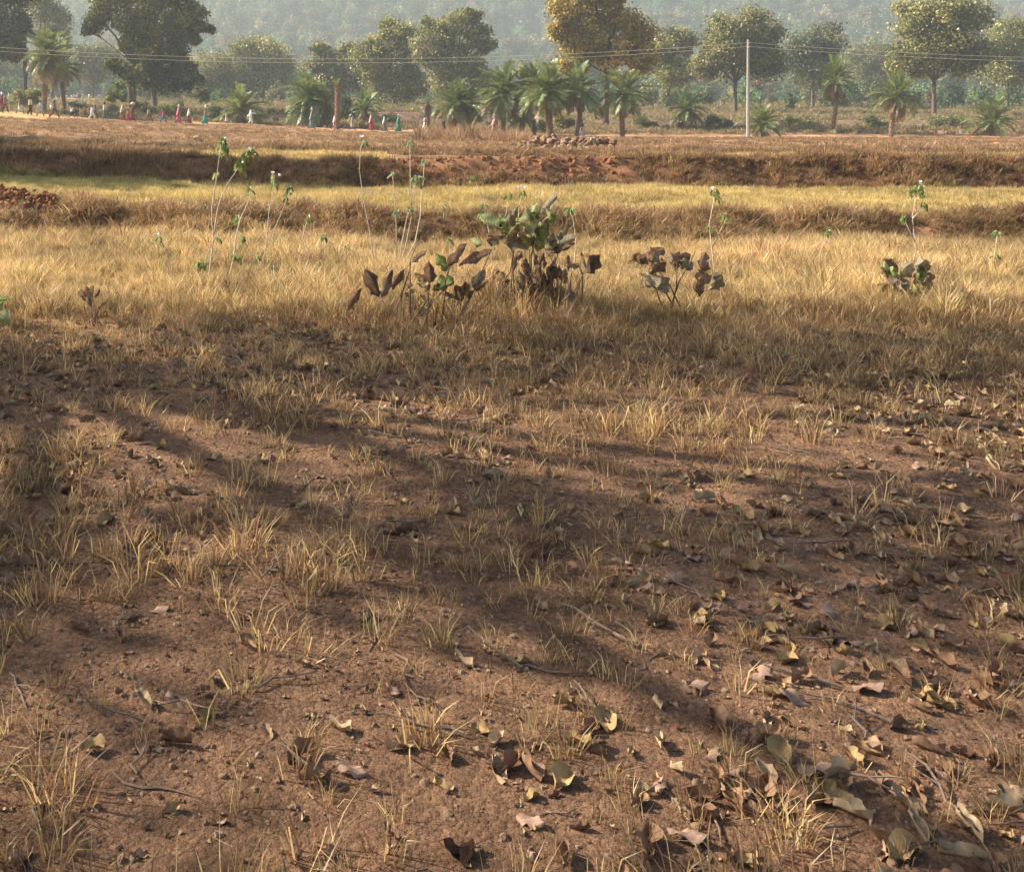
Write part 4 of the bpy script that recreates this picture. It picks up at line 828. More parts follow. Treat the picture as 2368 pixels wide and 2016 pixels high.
person(475, 36, 'woman in teal wrap carrying a white sack on her head', 'carry', [('blouse', (.25, .17, .12)), ('trail', TEAL)], ('sack', WH, 'white sack on the head of the teal woman', 'sack', .75))
person(524, 31, 'walker in grey cloth half hidden by thicket stalks', 'stand', [('shirt', (.30, .28, .24)), ('dhoti', (.52, .42, .36))])
person(580, 34, 'man all in white holding one arm out', 'point', [('long_shirt', WH), ('trousers', WH), ('veil', WH)], ('bag', WH, 'white bag behind the man all in white', 'bag', .8))
person(721, 40, 'woman in blue grey sari carrying a tall pale bundle on her head', 'carry', [('blouse', (.16, .18, .17)), ('trail', (.16, .20, .20)), ('veil', (.26, .27, .27))], ('sack', (.50, .44, .40), 'tall pale bundle on the head of the blue grey woman', 'bundle', .8))
person(774, 33, 'woman in pale pink sari in front of the topped palm trunk', 'walk', [('blouse', (.6, .34, .30)), ('skirt', (.55, .30, .27)), ('veil', (.66, .50, .45))], d=108.6)
person(815, 35, 'person in olive cloth carrying a dark pot on the head', 'carry', [('shirt', (.26, .25, .17)), ('dhoti', (.42, .38, .28))], ('pot', (.05, .05, .045), 'dark round pot on the head of the olive clothed walker', 'pot'))
person(858, 35, 'woman in red dress with a white head cloth', 'stand', [('blouse', RED), ('skirt', (.40, .04, .05)), ('veil', (.62, .42, .36))])
person(889, 34, 'woman in grey with a light blue head cloth', 'walk', [('blouse', GRY), ('skirt', (.22, .19, .17)), ('veil', (.52, .55, .58))])
person(922, 37, 'woman in emerald green sari carrying a pale basket on her head', 'carry', [('blouse', (.10, .16, .12)), ('trail', GREEN), ('veil', GREEN)], ('basket', (.55, .45, .38), 'pale basket on the head of the emerald green woman', 'basket', .6))
person(983, 37, 'woman in white sari with a dark bundle on her head beside the dead palm', 'carry', [('blouse', (.3, .3, .3)), ('trail', WH)], ('sack', (.04, .035, .03), 'dark bundle on the head of the white sari woman', 'bundle', .5))
person(1026, 36, 'woman in dark maroon brown carrying a small pale pot', 'carry', [('blouse', DBR), ('skirt', (.10, .045, .04)), ('veil', DBR)], ('pot', (.45, .38, .32), 'small pale pot on the head of the dark brown woman', 'pot', .8))
person(1143, 40, 'woman in pink sari carrying a white sack tied dark at the bottom', 'carry', [('blouse', PINK), ('trail', (.62, .22, .25)), ('veil', (.75, .33, .36))], ('sack', WH, 'white sack on the head of the pink sari woman', 'sack', .7))
person(1345, 41, 'dark haired walker in dark top and pale skirt beside the stone heap', 'walk', [('blouse', DBR), ('trail', (.52, .43, .36))], d=107.8)
# far crowd on the track in the haze
mb = MB(); bm_ = body('walk')[0]
V = np.empty(len(bm_.vertices) * 3, np.float32); bm_.vertices.foreach_get('co', V)
crowd = []
for i, c in enumerate([(.62, .60, .58), (.10, .09, .09), (.45, .30, .30), (.55, .55, .60)]):
    mb = MB(); mb.add(V.reshape(-1, 3), [tuple(p.vertices) for p in bm_.polygons], (.12, .06, .04))
    for gm in (shirt('walk', .5), skirt('walk', .10, 1.0, .0) if i % 2 else trousers('walk')):
        W = np.empty(len(gm.vertices) * 3, np.float32); gm.vertices.foreach_get('co', W); mb.add(W.reshape(-1, 3), [tuple(p.vertices) for p in gm.polygons], c if gm.name.startswith('shirt') else tuple(v * .6 for v in c))
    crowd.append(mb.mesh('far_person', True))
M_CROWD = rough_mat('crowd_cloth', 20, .1, .1, .9)
for i in range(30):
    u = random.uniform(118, 245) if i < 22 else random.uniform(-15, 42); d = random.uniform(255, 300) if i < 22 else random.uniform(150, 175); x = (u - U0) / F * d
    o = link('person', crowd[i % 4], M_CROWD, None, (x, d, hz(x, d))); o.rotation_euler = (0, 0, random.uniform(0, 6.28)); o.scale = (random.uniform(.9, 1.05),) * 3
    if i < 22: tag(o, 'tiny walker in the hazy crowd far behind the two left palms', 'person', 'far crowd behind the left palms')
    else: tag(o, 'dark figure in the group approaching behind the maroon walker', 'person', 'group approaching behind the left end')
# white cattle
def cow(u, d, label, sc, rz):
    mb = MB()
    mb.tube([(-.75, 0, 1.15), (-.5, 0, 1.08), (0, 0, 1.0), (.45, 0, 1.08), (.72, 0, 1.2)], [.22, .33, .37, .34, .22], 12); mb.blob((.42, 0, 1.38), (.18, .12, .14))
    mb.tube([(.65, 0, 1.2), (.9, 0, 1.38), (1.0, 0, 1.45)], [.2, .15, .13], 10); mb.tube([(.98, 0, 1.48), (1.15, 0, 1.36), (1.32, 0, 1.22)], [.13, .11, .075], 10)
    for sx, sy in ((.5, .16), (.5, -.16), (-.55, .17), (-.55, -.17)):
        f = sx > 0; mb.tube([(sx, sy, .95), (sx + (.03 if f else .08), sy, .62), (sx + (.0 if f else -.10), sy, .36), (sx, sy, .06), (sx + .04, sy, 0)], [.15 if f else .18, .085, .06, .048, .06], 8)
    for sy in (-1, 1): mb.tube([(1.0, sy * .1, 1.5), (.96, sy * .24, 1.47)], [.05, .02], 6); mb.tube([(1.02, sy * .07, 1.56), (1.03, sy * .14, 1.68), (1.06, sy * .12, 1.78)], [.03, .024, .01], 6)
    mb.tube([(-.78, 0, 1.2), (-.88, 0, .9), (-.86, 0, .5)], [.04, .03, .04], 6)
    V, Fc = remesh(mb, .03); x = (u - U0) / F * d
    rt = empty('cow', (x, d, hz(x, d)), rz, label, 'cow'); rt.scale = (sc,) * 3; link('body', np_mesh('body', V, Fc, None, True), cloth((.72, .70, .64)), rt)
    e = MB(); e.tube([(1.02, .07, 1.57), (1.03, .14, 1.69), (1.06, .12, 1.80)], [.032, .026, .012], 6); e.tube([(1.02, -.07, 1.57), (1.03, -.14, 1.69), (1.06, -.12, 1.80)], [.032, .026, .012], 6)
    h = link('horns', e.mesh('horns', True), cloth((.12, .10, .08)), rt)
cow(1304, 205, 'white cow grazing on red ground beyond the palms', .9, 2.6)

# ------------------------------------------------------------------ foreground plants
def leaf_geom(L, w, cup, curl, seed, wave=.05, heart=0.0, rg=0.0, fold=0.0):
    """a leaf along +x, width along y, normal +z"""
    g = np.random.default_rng(seed); nu, nv = 10, 6; V = []; ph = g.uniform(0, 6)
    for i in range(nu + 1):
        t = i / nu; hw = w * (math.sin(math.pi * min(1, (t * (1 - heart * .35) + heart * .35)) ** .85) ** .75 if t < 1 else 0) * .5 + (.002 if t < 1 else 0)
        for j in range(nv + 1):
            s_ = j / nv * 2 - 1
            rag = 1 + rg * (vnoise(t * 7 + ph * 3, s_ * .6 + ph, seed) - .5) * abs(s_)
            z = fold * w * abs(s_) + cup * w * s_ * s_ + curl * L * t * t + wave * w * math.sin(t * 9 + ph + s_ * 2) * abs(s_) - .02 * w * (1 - abs(s_))
            V.append((t * L - heart * .12 * L * abs(s_) * (1 - t) + .12 * w * (vnoise(t * 5, s_ * 3 + ph, seed + 2) - .5) * rg, s_ * hw * rag, z))
    Fc = [(i * (nv + 1) + j, i * (nv + 1) + j + 1, (i + 1) * (nv + 1) + j + 1, (i + 1) * (nv + 1) + j) for i in range(nu) for j in range(nv)]
    return V, Fc
_lm = {}
def leaf_mesh(kind, w, cup, curl, col, var, heart=0.0):
    key = (kind, w, cup, curl, col, var)
    if key not in _lm:
        V, Fc = leaf_geom(1.0, w, cup, curl, var * 13 + 1, .16 if kind == 'big' else .06, heart, .9 if kind == 'big' else .2, [.1, .5, .25, .8, .4][var % 5] if kind == 'big' else .2); V = np.array(V); g = np.random.default_rng(var)
        c = np.tile(np.array(col), (len(V), 1)); n = fbm(V[:, 0] * 5 + var, V[:, 1] * 9, var, 3); c = c * (1 + .55 * n)[:, None]
        if kind == 'big':
            m = np.clip((fbm(V[:, 0] * 3 + var * 5, V[:, 1] * 4 + 3, var + 40, 3) + .9 * np.abs(V[:, 1]) / w - .25) * 2.5, 0, 1)[:, None]; c = c * (1 - m) + np.array((.20, .12, .07)) * m
        rib = np.exp(-(V[:, 1] / (.06 * w)) ** 2); c = c * (1 - .3 * rib[:, None]) + np.array((.38, .33, .18)) * .3 * rib[:, None]
        _lm[key] = np_mesh('leaf', V, Fc, np.clip(c, .01, 1), True)
    return _lm[key]
def orient(o, base, tip, nrm, inv):
    xa = (tip - base); L = xa.length; xa.normalize(); za = nrm - xa * nrm.dot(xa); za.normalize(); ya = za.cross(xa)
    m = Matrix((xa, ya, za)).transposed().to_4x4(); m.translation = base - inv; o.matrix_local = m @ Matrix.Scale(L, 4)
def ground_d(v): return EYE * F / (v - V0)
LGREEN = (.25, .31, .11); PALEG = (.30, .36, .20)
STEMC = (.58, .48, .37)
def sapling(label, d, stems, clusters, flowers=(), seed=0, leafcol=LGREEN):
    g = random.Random(seed); b = stems[0][0]; x = (b[0] - U0) / F * d; z = hz(x, d)
    inv = Vector((x, d, z)); rt = empty('sapling', inv, 0, label, 'plant', 'tall thin saplings in the dry grass')
    for k, st in enumerate(stems):
        off = g.uniform(-.12, .12); mb = MB(); pts = []
        for i, (u, v) in enumerate(st):
            p = P(u, v, d + off * min(1, i / 3)); pts.append(p - inv)
        if k == 0: pts[0].z = min(pts[0].z, -.03); 
        if pts[0].z > .05 and k == 0: pts.insert(0, Vector((pts[0].x, pts[0].y, -.03)))
        n = len(pts); mb.tube(pts, [.0078 - .0048 * i / max(1, n - 1) for i in range(n)], 6, np.array(STEMC) * g.uniform(.8, 1.15)); link('stem', mb.mesh('stem', True), M_STEM, rt)
    for (u, v, w, h) in clusters:
        c = P(u, v, d); n = max(4, int((w * h) ** .5 / 2.3)); hh = h / F * d; ww = w / F * d
        for i in range(n):
            a = g.uniform(0, 6.28); base = c + Vector((math.cos(a) * ww * .12, math.sin(a) * ww * .15, g.uniform(-.35, .5) * hh))
            L = g.uniform(.055, .095) * (1.1 if w > 20 else .85); dirn = Vector((math.cos(a) * .8, math.sin(a) * .8, g.uniform(-1.3, -.2))).normalized()
            me = leaf_mesh('sap', .55, .25, -.25, tuple(np.array(leafcol) * [.75, 1, 1.25][i % 3]), i % 4 + 1, .8)
            o = link('leaf', me, M_BIGLEAF, rt); orient(o, base, base + dirn * L, Vector((math.cos(a) * .5, math.sin(a) * .5, .8)), inv)
    for (u, v) in flowers:
        c = P(u, v, d) - inv; mb = MB(); V = []; nseg = 10
        rings = [[(r * math.cos(w) * (1 + .08 * math.cos(5 * w)), r * math.sin(w) * (1 + .08 * math.cos(5 * w)), zz) for w in [2 * math.pi * j / nseg for j in range(nseg)]] for zz, r in ((0, .004), (.014, .007), (.024, .014), (.030, .022))]
        V, Fc = ring_loft(rings); mb.add(V, Fc, (.82, .72, .74)); o = link('flower', mb.mesh('flower', True), M_BIGLEAF, rt, c); o.rotation_euler = (g.uniform(.2, 1.2), g.uniform(-.6, .6), 0)
    return rt
sapling('tallest forked sapling with two big leaf clusters and pale stems', 11.6, [[(483, 672), (484, 631), (494, 551), (490, 512), (490, 480), (496, 438), (502, 406), (506, 371), (511, 335)], [(493, 553), (498, 520), (503, 485), (514, 451), (527, 424), (545, 398), (574, 353)]], [(513, 340, 26, 44), (500, 404, 16, 16), (556, 386, 26, 26), (570, 366, 26, 24), (578, 350, 22, 18)], [(520, 325), (579, 346), (568, 372)], 1)
sapling('sapling leaning right with small drooping leaf clusters', 11.8, [[(524, 665), (540, 599), (545, 549), (556, 506), (566, 485), (577, 459), (577, 440)]], [(577, 438, 12, 10), (550, 508, 20, 20), (548, 598, 20, 18), (561, 551, 14, 12)], (), 2)
sapling('slender sapling topped with a narrow leaf cluster and white flowers', 13.4, [[(606, 618), (615, 570), (618, 538), (622, 490), (630, 453), (635, 406)]], [(635, 424, 18, 42)], [(630, 403), (645, 408)], 3)
sapling('thin sapling with dark drooping leaves over the yellow field', 13.8, [[(630, 612), (633, 535), (648, 501), (659, 472), (670, 440)]], [(670, 441, 20, 24), (660, 463, 8, 18)], (), 4, (.10, .15, .05))
sapling('bent sapling with a single leaf tuft', 13.0, [[(718, 620), (712, 578), (700, 551), (707, 522), (710, 512)]], [(711, 507, 18, 16)], (), 5)
sapling('short leafy sapling in front of the nearest earth bank', 13.2, [[(752, 620), (752, 585), (751, 555)]], [(751, 550, 18, 26)], (), 6)
sapling('very tall bare stemmed sapling with one white flower', 12.4, [[(884, 640), (863, 596), (857, 546), (844, 480), (831, 393), (834, 345), (840, 322)]], [(843, 328, 14, 20)], [(836, 319)], 7)
sapling('leaning sapling with a small leaf tuft left of the tallest one', 11.2, [[(418, 686), (405, 657), (392, 618), (384, 586), (372, 562)]], [(367, 556, 20, 24)], [(365, 547)], 8)
sapling('small low sapling with bright leaf tuft under the tallest one', 11.9, [[(467, 655), (466, 620)]], [(465, 613, 22, 16)], (), 9)
sapling('clump of several pale stems with small leaf tufts beside the big leaf bush', 13.2, [[(921, 622), (929, 565), (942, 498), (947, 486)], [(926, 622), (940, 560), (952, 500), (953, 430)], [(930, 618), (960, 560), (972, 500), (975, 450), (979, 420), (981, 376)], [(918, 615), (916, 500), (911, 440), (908, 405)], [(952, 500), (949, 420), (948, 335)]], [(947, 487, 18, 16), (981, 373, 16, 14), (907, 402, 12, 20), (965, 425, 26, 36), (948, 332, 16, 12), (918, 492, 14, 20)], (), 10, PALEG)
sapling('young brown stemmed sapling rising left of the big leaf bush', 12.8, [[(1140, 630), (1135, 560), (1125, 505), (1112, 455), (1100, 420)]], [(1093, 411, 20, 16), (1120, 476, 14, 12)], (), 11)
sapling('sapling with two white flowers above the big leaf bush', 13.4, [[(1196, 615), (1198, 540), (1200, 480), (1206, 452)], [(1190, 600), (1168, 510), (1176, 460)]], [(1208, 449, 14, 14), (1176, 453, 16, 14)], [(1199, 436), (1213, 438)], 12)
sapling('pale sapling at the right of the big leaf bush', 13.0, [[(1326, 625), (1329, 598), (1332, 555), (1325, 505), (1318, 490)]], [(1318, 487, 22, 10), (1312, 486, 10, 10)], (), 13)
sapling('tiny sapling with one tuft in front of the nearest bank left of the bush', 13.6, [[(1041, 615), (1041, 562)]], [(1040, 556, 16, 18)], (), 14)
sapling('tiny sapling on the yellow field edge', 17.6, [[(1026, 560), (1026, 482)]], [(1026, 477, 10, 12)], (), 15)
for i, (u, v, lab) in enumerate([(598, 599, 'between the leaning and the slender flowered sapling'), (629, 618, 'at the foot of the slender flowered sapling'), (802, 575, 'left of the very tall bare stemmed sapling'), (506, 552, 'between the stems of the tallest forked sapling'), (735, 612, 'below the short leafy sapling')]):
    d = min(14.5, ground_d(v + 34)); sapling('small shoot ' + lab, d, [[(u + 1, v + 34), (u, v)]], [(u, v, 14, 14)], (), 20 + i, LGREEN)
for i, (st, cl_, fl, d, lab) in enumerate([
    ([[(1655, 650), (1648, 590), (1640, 520), (1652, 455)], [(1646, 575), (1668, 530), (1680, 505)]], [(1652, 450, 22, 26), (1681, 503, 18, 18), (1640, 525, 12, 12)], [(1648, 440)], 12.3, 'forked sapling with one flower past the dry brown leaved bush'),
    ([[(1890, 640), (1898, 580), (1912, 540)]], [(1913, 538, 20, 18)], [], 12.8, 'short curved sapling alone in open dry grass'),
    ([[(2105, 650), (2118, 580), (2110, 500), (2122, 440)], [(2116, 560), (2092, 510)], [(2111, 505), (2135, 480)]], [(2122, 436, 26, 30), (2092, 507, 16, 18), (2136, 478, 16, 16)], [(2127, 425)], 12.5, 'branched sapling rising behind the low curled leaf bush'),
    ([[(2310, 640), (2300, 590), (2306, 545)]], [(2306, 542, 16, 16), (2301, 590, 12, 12)], [], 13.0, 'thin two tufted sapling at the end of the near field')]):
    sapling(lab, d, st, cl_, fl, 40 + i)

# big-leaf bushes
GRN = (.27, .32, .11); PAL = (.46, .49, .24); GB = (.33, .285, .19); BR = (.30, .185, .115); DK = (.19, .115, .075); YGN = (.42, .40, .07); STRW = (.55, .42, .24)
def t6(x, y): return 900 + x / 3.777, 300 + y / 3.777
def bigbush(name, label, d, basept, leaves, stems, seed, cat='bush', extra=()):
    g = random.Random(seed); bx = (basept - U0) / F * d; z = hz(bx, d); inv = Vector((bx, d, z)); rt = empty(name, inv, 0, label, cat)
    for st in stems:
        mb = MB(); off = g.uniform(-.15, .15); pts = [P(u, v, d + off * (1 if i else .5)) - inv for i, (u, v) in enumerate(st)]
        if pts[0].z > .02: pts.insert(0, Vector((pts[0].x * .8, pts[0].y * .5, -.04)))
        n = len(pts); tk = 1.0 if stems.index(st) < 12 else .5; mb.tube(pts, [tk * (.0085 - .0052 * i / max(1, n - 1)) for i in range(n)], 6, np.array((.19, .13, .09)) * g.uniform(.7, 1.4)); link('stem', mb.mesh('stem', True), M_STEM, rt)
    for i, (b, t, wpx, col) in enumerate(leaves):
        dz = g.uniform(-.22, .22); p0 = P(b[0], b[1], d + dz); p1 = P(t[0], t[1], d + dz + g.uniform(-.10, .10)); L = (p1 - p0).length
        w = max(.2, min(1.0, 1.22 * wpx / 3.777 / F * d / L)); me = leaf_mesh('big', round(w, 2), g.choice([.12, .22, .3]), g.choice([-.12, .08, .16]), col, i % 7 + 1)
        o = link('leaf', me, M_BIGLEAF, rt); orient(o, p0, p1, Vector((g.uniform(-.5, .5), -1, g.uniform(.0, .7))), inv)
    return rt
T = t6
right_leaves = [(T(1240, 860), T(1195, 665), 130, PAL), (T(1310, 755), T(1465, 585), 70, GB), (T(985, 890), T(750, 765), 95, PAL), (T(1010, 890), T(1045, 740), 80, GRN), (T(1240, 1010), T(1215, 795), 130, PAL), (T(1340, 990), T(1385, 785), 100, GRN), (T(1225, 1040), T(1150, 925), 75, YGN),
  (T(1215, 1050), T(1005, 990), 65, GB), (T(1350, 1055), T(1625, 950), 95, GB), (T(1400, 1085), T(1605, 1015), 50, BR), (T(1480, 935), T(1578, 805), 45, GB), (T(1010, 925), T(855, 915), 70, DK), (T(1190, 1405), T(1135, 1220), 70, STRW), (T(1290, 900), T(1370, 760), 80, GRN), (T(1180, 900), T(1130, 800), 70, PAL), (T(1250, 760), T(1290, 640), 80, PAL), (T(1270, 1010), T(1340, 930), 60, YGN), (T(790, 1005), T(685, 955), 65, PAL), (T(960, 1000), T(850, 960), 60, DK), (T(1100, 1180), T(1150, 1080), 50, BR), (T(1060, 900), T(1130, 800), 60, GRN), (T(1330, 860), T(1410, 830), 60, GRN)]
g_ = random.Random(5)
for i in range(52):
    x_, y_ = g_.gauss(1340, 130), g_.uniform(1060, 1470); right_leaves.append((T(x_, y_), T(x_ + g_.uniform(-50, 50), y_ + g_.uniform(70, 150)), g_.uniform(22, 52), g_.choice([DK, BR, DK, (.30, .20, .14)])))
right_stems = [[T(1220, 1640), T(1222, 1400), T(1225, 1200), T(1225, 1045)], [T(1060, 1640), T(1062, 1400), T(1075, 1200), T(1080, 1080)], [T(1010, 1650), T(980, 1350), T(1060, 1240), T(1080, 1080), T(985, 895)], [T(1390, 1650), T(1420, 1400), T(1440, 1200), T(1400, 1085)], [T(1340, 1650), T(1330, 1400), T(1300, 1200), T(1245, 1010), T(1240, 860)], [T(1240, 1100), T(1310, 900), T(1310, 755)], [T(1400, 1350), T(1470, 1100), T(1500, 900)], [T(1150, 1640), T(1190, 1405)], [T(1460, 1640), T(1500, 1400), T(1510, 1230)], [T(1075, 1150), T(1100, 950), T(1095, 880)]]
for i in range(26):
    x_, y_ = g_.uniform(1020, 1480), g_.uniform(740, 1060); a_ = g_.uniform(.2, 2.9); L_ = g_.uniform(70, 130); right_leaves.append((T(x_, y_), T(x_ + L_ * math.cos(a_), y_ - L_ * math.sin(a_)), g_.uniform(35, 70), g_.choice([PAL, GRN, GB, GB, BR])))
for i in range(30):
    x_, y_ = g_.uniform(900, 1600), g_.uniform(1250, 1560); a_ = g_.uniform(0, 6.28); L_ = g_.uniform(35, 75); right_leaves.append((T(x_, y_), T(x_ + L_ * math.cos(a_), y_ - L_ * math.sin(a_)), g_.uniform(18, 36), g_.choice([DK, BR, DK, STRW])))
for i in range(90):
    a_ = g_.uniform(900, 1640); st_ = [T(a_, 1640), T(a_ + g_.uniform(-40, 40), g_.uniform(1400, 1520)), T(a_ + g_.uniform(-80, 80), g_.uniform(1180, 1400))]; right_stems.append(st_)
bigbush('leafy_shrub', 'large bush with pale green cupped leaves above dry brown ones', 10.3, 1225, right_leaves, right_stems, 61)
left_leaves = [(T(885, 1080), T(600, 1205), 75, BR), (T(530, 1195), T(695, 995), 75, DK), (T(512, 1215), T(398, 1065), 85, GRN), (T(362, 1312), T(345, 1140), 95, DK), (T(200, 1162), T(328, 1072), 45, BR), (T(5, 1395), T(108, 1195), 60, DK), (T(302, 1332), T(203, 1248), 48, (.16, .15, .05)), (T(565, 1350), T(388, 1405), 110, GRN), (T(720, 1372), T(835, 1208), 75, GB), (T(740, 1402), T(872, 1308), 50, BR), (T(760, 1410), T(815, 1370), 45, YGN), (T(240, 1625), T(372, 1468), 75, (.17, .16, .06)),
  ((877, 686), (845, 620), 95, DK), ((880, 687), (902, 620), 62, DK), (T(200, 1560), T(150, 1500), 70, DK), (T(640, 1500), T(590, 1360), 80, DK), (T(690, 1480), T(660, 1340), 60, BR)]
for i in range(16):
    x_, y_ = g_.uniform(60, 860), g_.uniform(1330, 1620); a_ = g_.uniform(.2, 2.9); L_ = g_.uniform(40, 90); left_leaves.append((T(x_, y_), T(x_ + L_ * math.cos(a_), y_ - L_ * math.sin(a_)), g_.uniform(22, 45), g_.choice([DK, BR, DK, GB])))
left_stems = [[(928, 768), T(20, 1640), T(100, 1480), T(180, 1220), T(190, 1130), T(255, 960)], [(925, 770), T(60, 1600), T(110, 1400)], [(935, 768), (915, 730), (893, 712), (880, 690)], [(935, 768), T(340, 1480), T(362, 1312)], [(975, 768), T(350, 1530), T(480, 1400), T(515, 1215)], [(1015, 768), T(640, 1560), T(560, 1350)], [(1040, 765), T(690, 1500), T(740, 1400), T(880, 1085)], [(965, 770), T(240, 1625)], [T(345, 1480), T(300, 1335)], [T(510, 1260), T(535, 1195)], [(965, 769), T(290, 1700), T(325, 1560)], [T(180, 1160), T(200, 1162)]]
for i in range(26):
    a_ = g_.uniform(40, 860); left_stems.append([T(a_, 1760), T(a_ + g_.uniform(-40, 40), g_.uniform(1560, 1640)), T(a_ + g_.uniform(-90, 90), g_.uniform(1380, 1560))])
bigbush('leafy_shrub', 'straggly low bush of dark dry curled leaves beside the larger bush', 9.6, 955, left_leaves, left_stems, 62)
bigbush('leaf_sprout', 'single upright dark leaf sprout left of the straggly bush', 9.7, 802, [((801, 714), (833, 661), 62, DK)], [[(800, 765), (800, 735), (801, 714)]], 63)
bigbush('leaf_sprout', 'sprout with a dark folded leaf right of the largest bush', 9.9, 1335, [(T(1690, 1262), T(1765, 1115), 100, DK), (T(1660, 1200), T(1540, 1190), 40, BR)], [[T(1600, 1640), T(1640, 1420), T(1690, 1262)], [T(1690, 1262), T(1650, 1170), T(1530, 1195)]], 64)
bigbush('dry_shrub', 'dark dry stalk with curled leaves at the left of the near field', 9.6, 215, [((203, 695), (190, 668), 60, DK), ((212, 700), (197, 660), 50, DK), ((214, 680), (217, 662), 40, DK), ((216, 690), (229, 670), 40, DK), ((228, 718), (247, 698), 32, DK), ((210, 712), (202, 690), 40, DK), ((247, 718), (243, 725), 15, DK), ((156, 705), (163, 684), 18, DK), ((200, 740), (204, 730), 40, DK)], [[(214, 768), (213, 735), (212, 700), (216, 665)], [(218, 768), (217, 730), (214, 690)], [(206, 768), (207, 730), (203, 695)], [(218, 740), (230, 716), (247, 702), (244, 722)], [(166, 768), (158, 730), (155, 708), (163, 685)], [(222, 768), (221, 740), (219, 700)]], 65)
bigbush('leaf_sprout', 'broad grey green leaf low at the left edge of the near field', 9.5, 8, [((-25, 708), (32, 752), 110, PAL), ((-20, 700), (22, 690), 60, GRN), ((-15, 740), (10, 700), 60, GRN)], [[(-20, 775), (-22, 740), (-20, 705)]], 66)
# arched dry bush
d = 10.9; bx = (530 - U0) / F * d; z = hz(bx, d); rt = empty('dry_shrub', (bx, d, z), 0, 'arching tangle of thin brown twigs below the tallest sapling', 'bush'); g_ = random.Random(9)
for i in range(46):
    mb = MB(); a = g_.uniform(0, 6.28); w = g_.uniform(.05, .24); h = g_.uniform(.10, .26)
    mb.tube([(math.cos(a) * .05, math.sin(a) * .05, -.02), (math.cos(a) * w * .6, math.sin(a) * w * .6, h * .8), (math.cos(a) * w, math.sin(a) * w, h), (math.cos(a) * w * 1.35, math.sin(a) * w * 1.35, h * .75)], [.004, .003, .0025, .0015], 4, np.array((.20, .12, .08)) * g_.uniform(.7, 1.4), False); link('twig', mb.mesh('twig'), M_STEM, rt)
# further dry shrubs on the right of the near field
for i, (u, d, lab) in enumerate([(1560, 10.2, 'dry brown leaved bush next to the sprout right of the largest bush'), (2080, 10.4, 'low bush of curled brown leaves far right of the largest bush')]):
    g_ = random.Random(80 + i); vb = V0 + EYE * F / d; lv = []; st = []
    for k in range(7):
        ub = u + g_.uniform(-25, 25); ut = u + g_.uniform(-70, 70); vt = vb - g_.uniform(40, [150, 100][i]); st.append([(ub, vb + 8), ((ub + ut) / 2 + g_.uniform(-8, 8), (vb + vt) / 2), (ut, vt)])
        for m in range(3):
            a = g_.uniform(-2.8, -.3); L = g_.uniform(20, 44); bb = (ut + g_.uniform(-12, 12), vt + g_.uniform(-5, 45)); lv.append((bb, (bb[0] + L * math.cos(a), bb[1] + L * math.sin(a)), g_.uniform(60, 110), g_.choice([DK, BR, GB, PAL, GRN] if i % 2 else [DK, BR, BR, GB])))
    bigbush('leafy_shrub', lab, d, u, lv, st, 90 + i)

# ------------------------------------------------------------------ foreground litter
lp = []
for i in range(7):
    V, Fc = leaf_geom(.13, [.055, .07, .06, .05, .075, .06, .045][i], [.3, .15, .4, .25, .2, -.25, .35][i], [.08, -.12, .14, .05, -.06, .16, -.14][i], 900 + i, .2, 0, 1.1, [.1, .4, .0, .6, .2, .1, .5][i])
    V = np.array(V); V[:, 0] -= .065; V[:, 2] -= V[:, 2].min(); c = np.array([(.30, .19, .11), (.24, .14, .08), (.36, .25, .15), (.20, .115, .07), (.33, .22, .10), (.27, .17, .12), (.40, .30, .18)][i])
    n_ = fbm(V[:, 0] * 60 + i, V[:, 1] * 80, i, 3); me = np_mesh('dead_leaf', V, Fc, c * (1 + .5 * n_)[:, None], True); me.materials.append(M_LITTER); lp.append(bpy.data.objects.new('dead_leaf', me))
X, Y = field_pts(1.4, 11.2, 130, fn=lambda X, Y: fbm(X * .5, Y * .5, 33, 3) * 1.2 + rng.random(len(X)) > np.where(Y > 10.2, .62, .38))
scatter('leaf_litter', lp, np.stack([X, Y, H(X, Y) + rng.uniform(-.006, .006, len(X))], -1), np.stack([rng.normal(0, .3, len(X)), rng.normal(0, .3, len(X)), rng.uniform(0, 6.28, len(X))], -1), rng.uniform(.22, .8, len(X)), 'fallen dry brown leaves on the shaded foreground', 'leaf litter')
X, Y = field_pts(1.4, 10.8, 420, fn=lambda X, Y: fbm(X * .8, Y * .8, 35, 3) + rng.random(len(X)) > .45)
scatter('leaf_fragments', [p.copy() for p in lp], np.stack([X, Y, H(X, Y) + .001], -1), np.stack([rng.normal(0, .35, len(X)), rng.normal(0, .35, len(X)), rng.uniform(0, 6.28, len(X))], -1), .05 + .16 * rng.random(len(X)) ** 2, 'broken bits of dry leaf on the shaded foreground', 'leaf litter')
tw = []
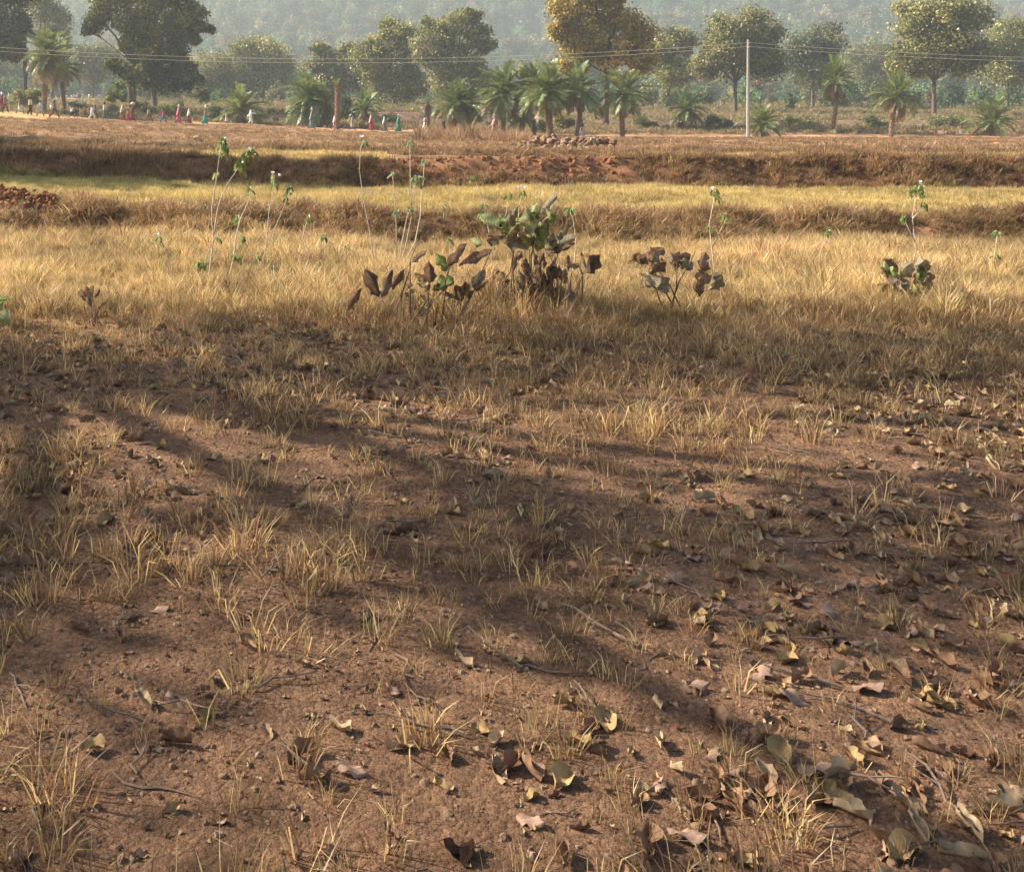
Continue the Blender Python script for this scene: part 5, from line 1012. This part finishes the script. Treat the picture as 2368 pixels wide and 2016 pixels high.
for i in range(5):
    g_ = random.Random(950 + i); mb = MB(); p = Vector((0, 0, .005)); pts = [p]
    for k in range(5): p = p + Vector((g_.uniform(.03, .07), g_.gauss(0, .015), g_.gauss(0, .006))); pts.append(p)
    mb.tube(pts, [.004, .0038, .0033, .003, .0022, .001], 5, (.17, .12, .085)); mb.tube([pts[2], pts[2] + Vector((.04, .03, .012)), pts[2] + Vector((.08, .035, .02))], [.0025, .002, .001], 4, (.17, .12, .085))
    me = mb.mesh('twig'); me.materials.append(M_STEM); tw.append(bpy.data.objects.new('twig', me))
X, Y = field_pts(1.4, 10.5, 7)
scatter('fallen_twigs', tw, np.stack([X, Y, H(X, Y) + .006], -1), np.stack([rng.normal(0, .08, len(X)), rng.normal(0, .12, len(X)), rng.uniform(0, 6.28, len(X))], -1), rng.uniform(.5, 1.4, len(X)), 'small fallen twigs on the shaded foreground', 'twigs')
pb = []
for me in rock_meshes('pebble', 4, [(.26, .16, .10), (.34, .24, .17), (.22, .13, .08)], 980, .6): me.materials.append(M_STONE); pb.append(bpy.data.objects.new('pebble', me))
X, Y = field_pts(1.4, 10.5, 150)
scatter('pebbles', pb, np.stack([X, Y, H(X, Y) - .001], -1), np.stack([rng.normal(0, .4, len(X)), rng.normal(0, .4, len(X)), rng.uniform(0, 6.28, len(X))], -1), .004 + .012 * rng.random(len(X)) ** 3, 'small pebbles and crumbs of soil on the foreground', 'pebbles')

# ------------------------------------------------------------------ haze
mb = MB(); x0, x1, y0, y1, z0, z1 = -760, 1200, -60, 1240, -2.0, 178
mb.add([(x0, y0, z0), (x1, y0, z0), (x1, y1, z0), (x0, y1, z0), (x0, y0, z1), (x1, y0, z1), (x1, y1, z1), (x0, y1, z1)], [(0, 3, 2, 1), (4, 5, 6, 7), (0, 1, 5, 4), (1, 2, 6, 5), (2, 3, 7, 6), (3, 0, 4, 7)])
m, t, out = nt('haze'); pv = N(t, 'ShaderNodeVolumePrincipled'); pv.inputs['Color'].default_value = (.86, .95, .97, 1); pv.inputs['Density'].default_value = 0.00047
pv.inputs['Anisotropy'].default_value = 0.2
t.links.new(pv.outputs[0], out.inputs['Volume'])
tag(link('haze', mb.mesh('haze'), m), 'thin pale haze hanging in the air over the whole valley', 'haze', kind='stuff')
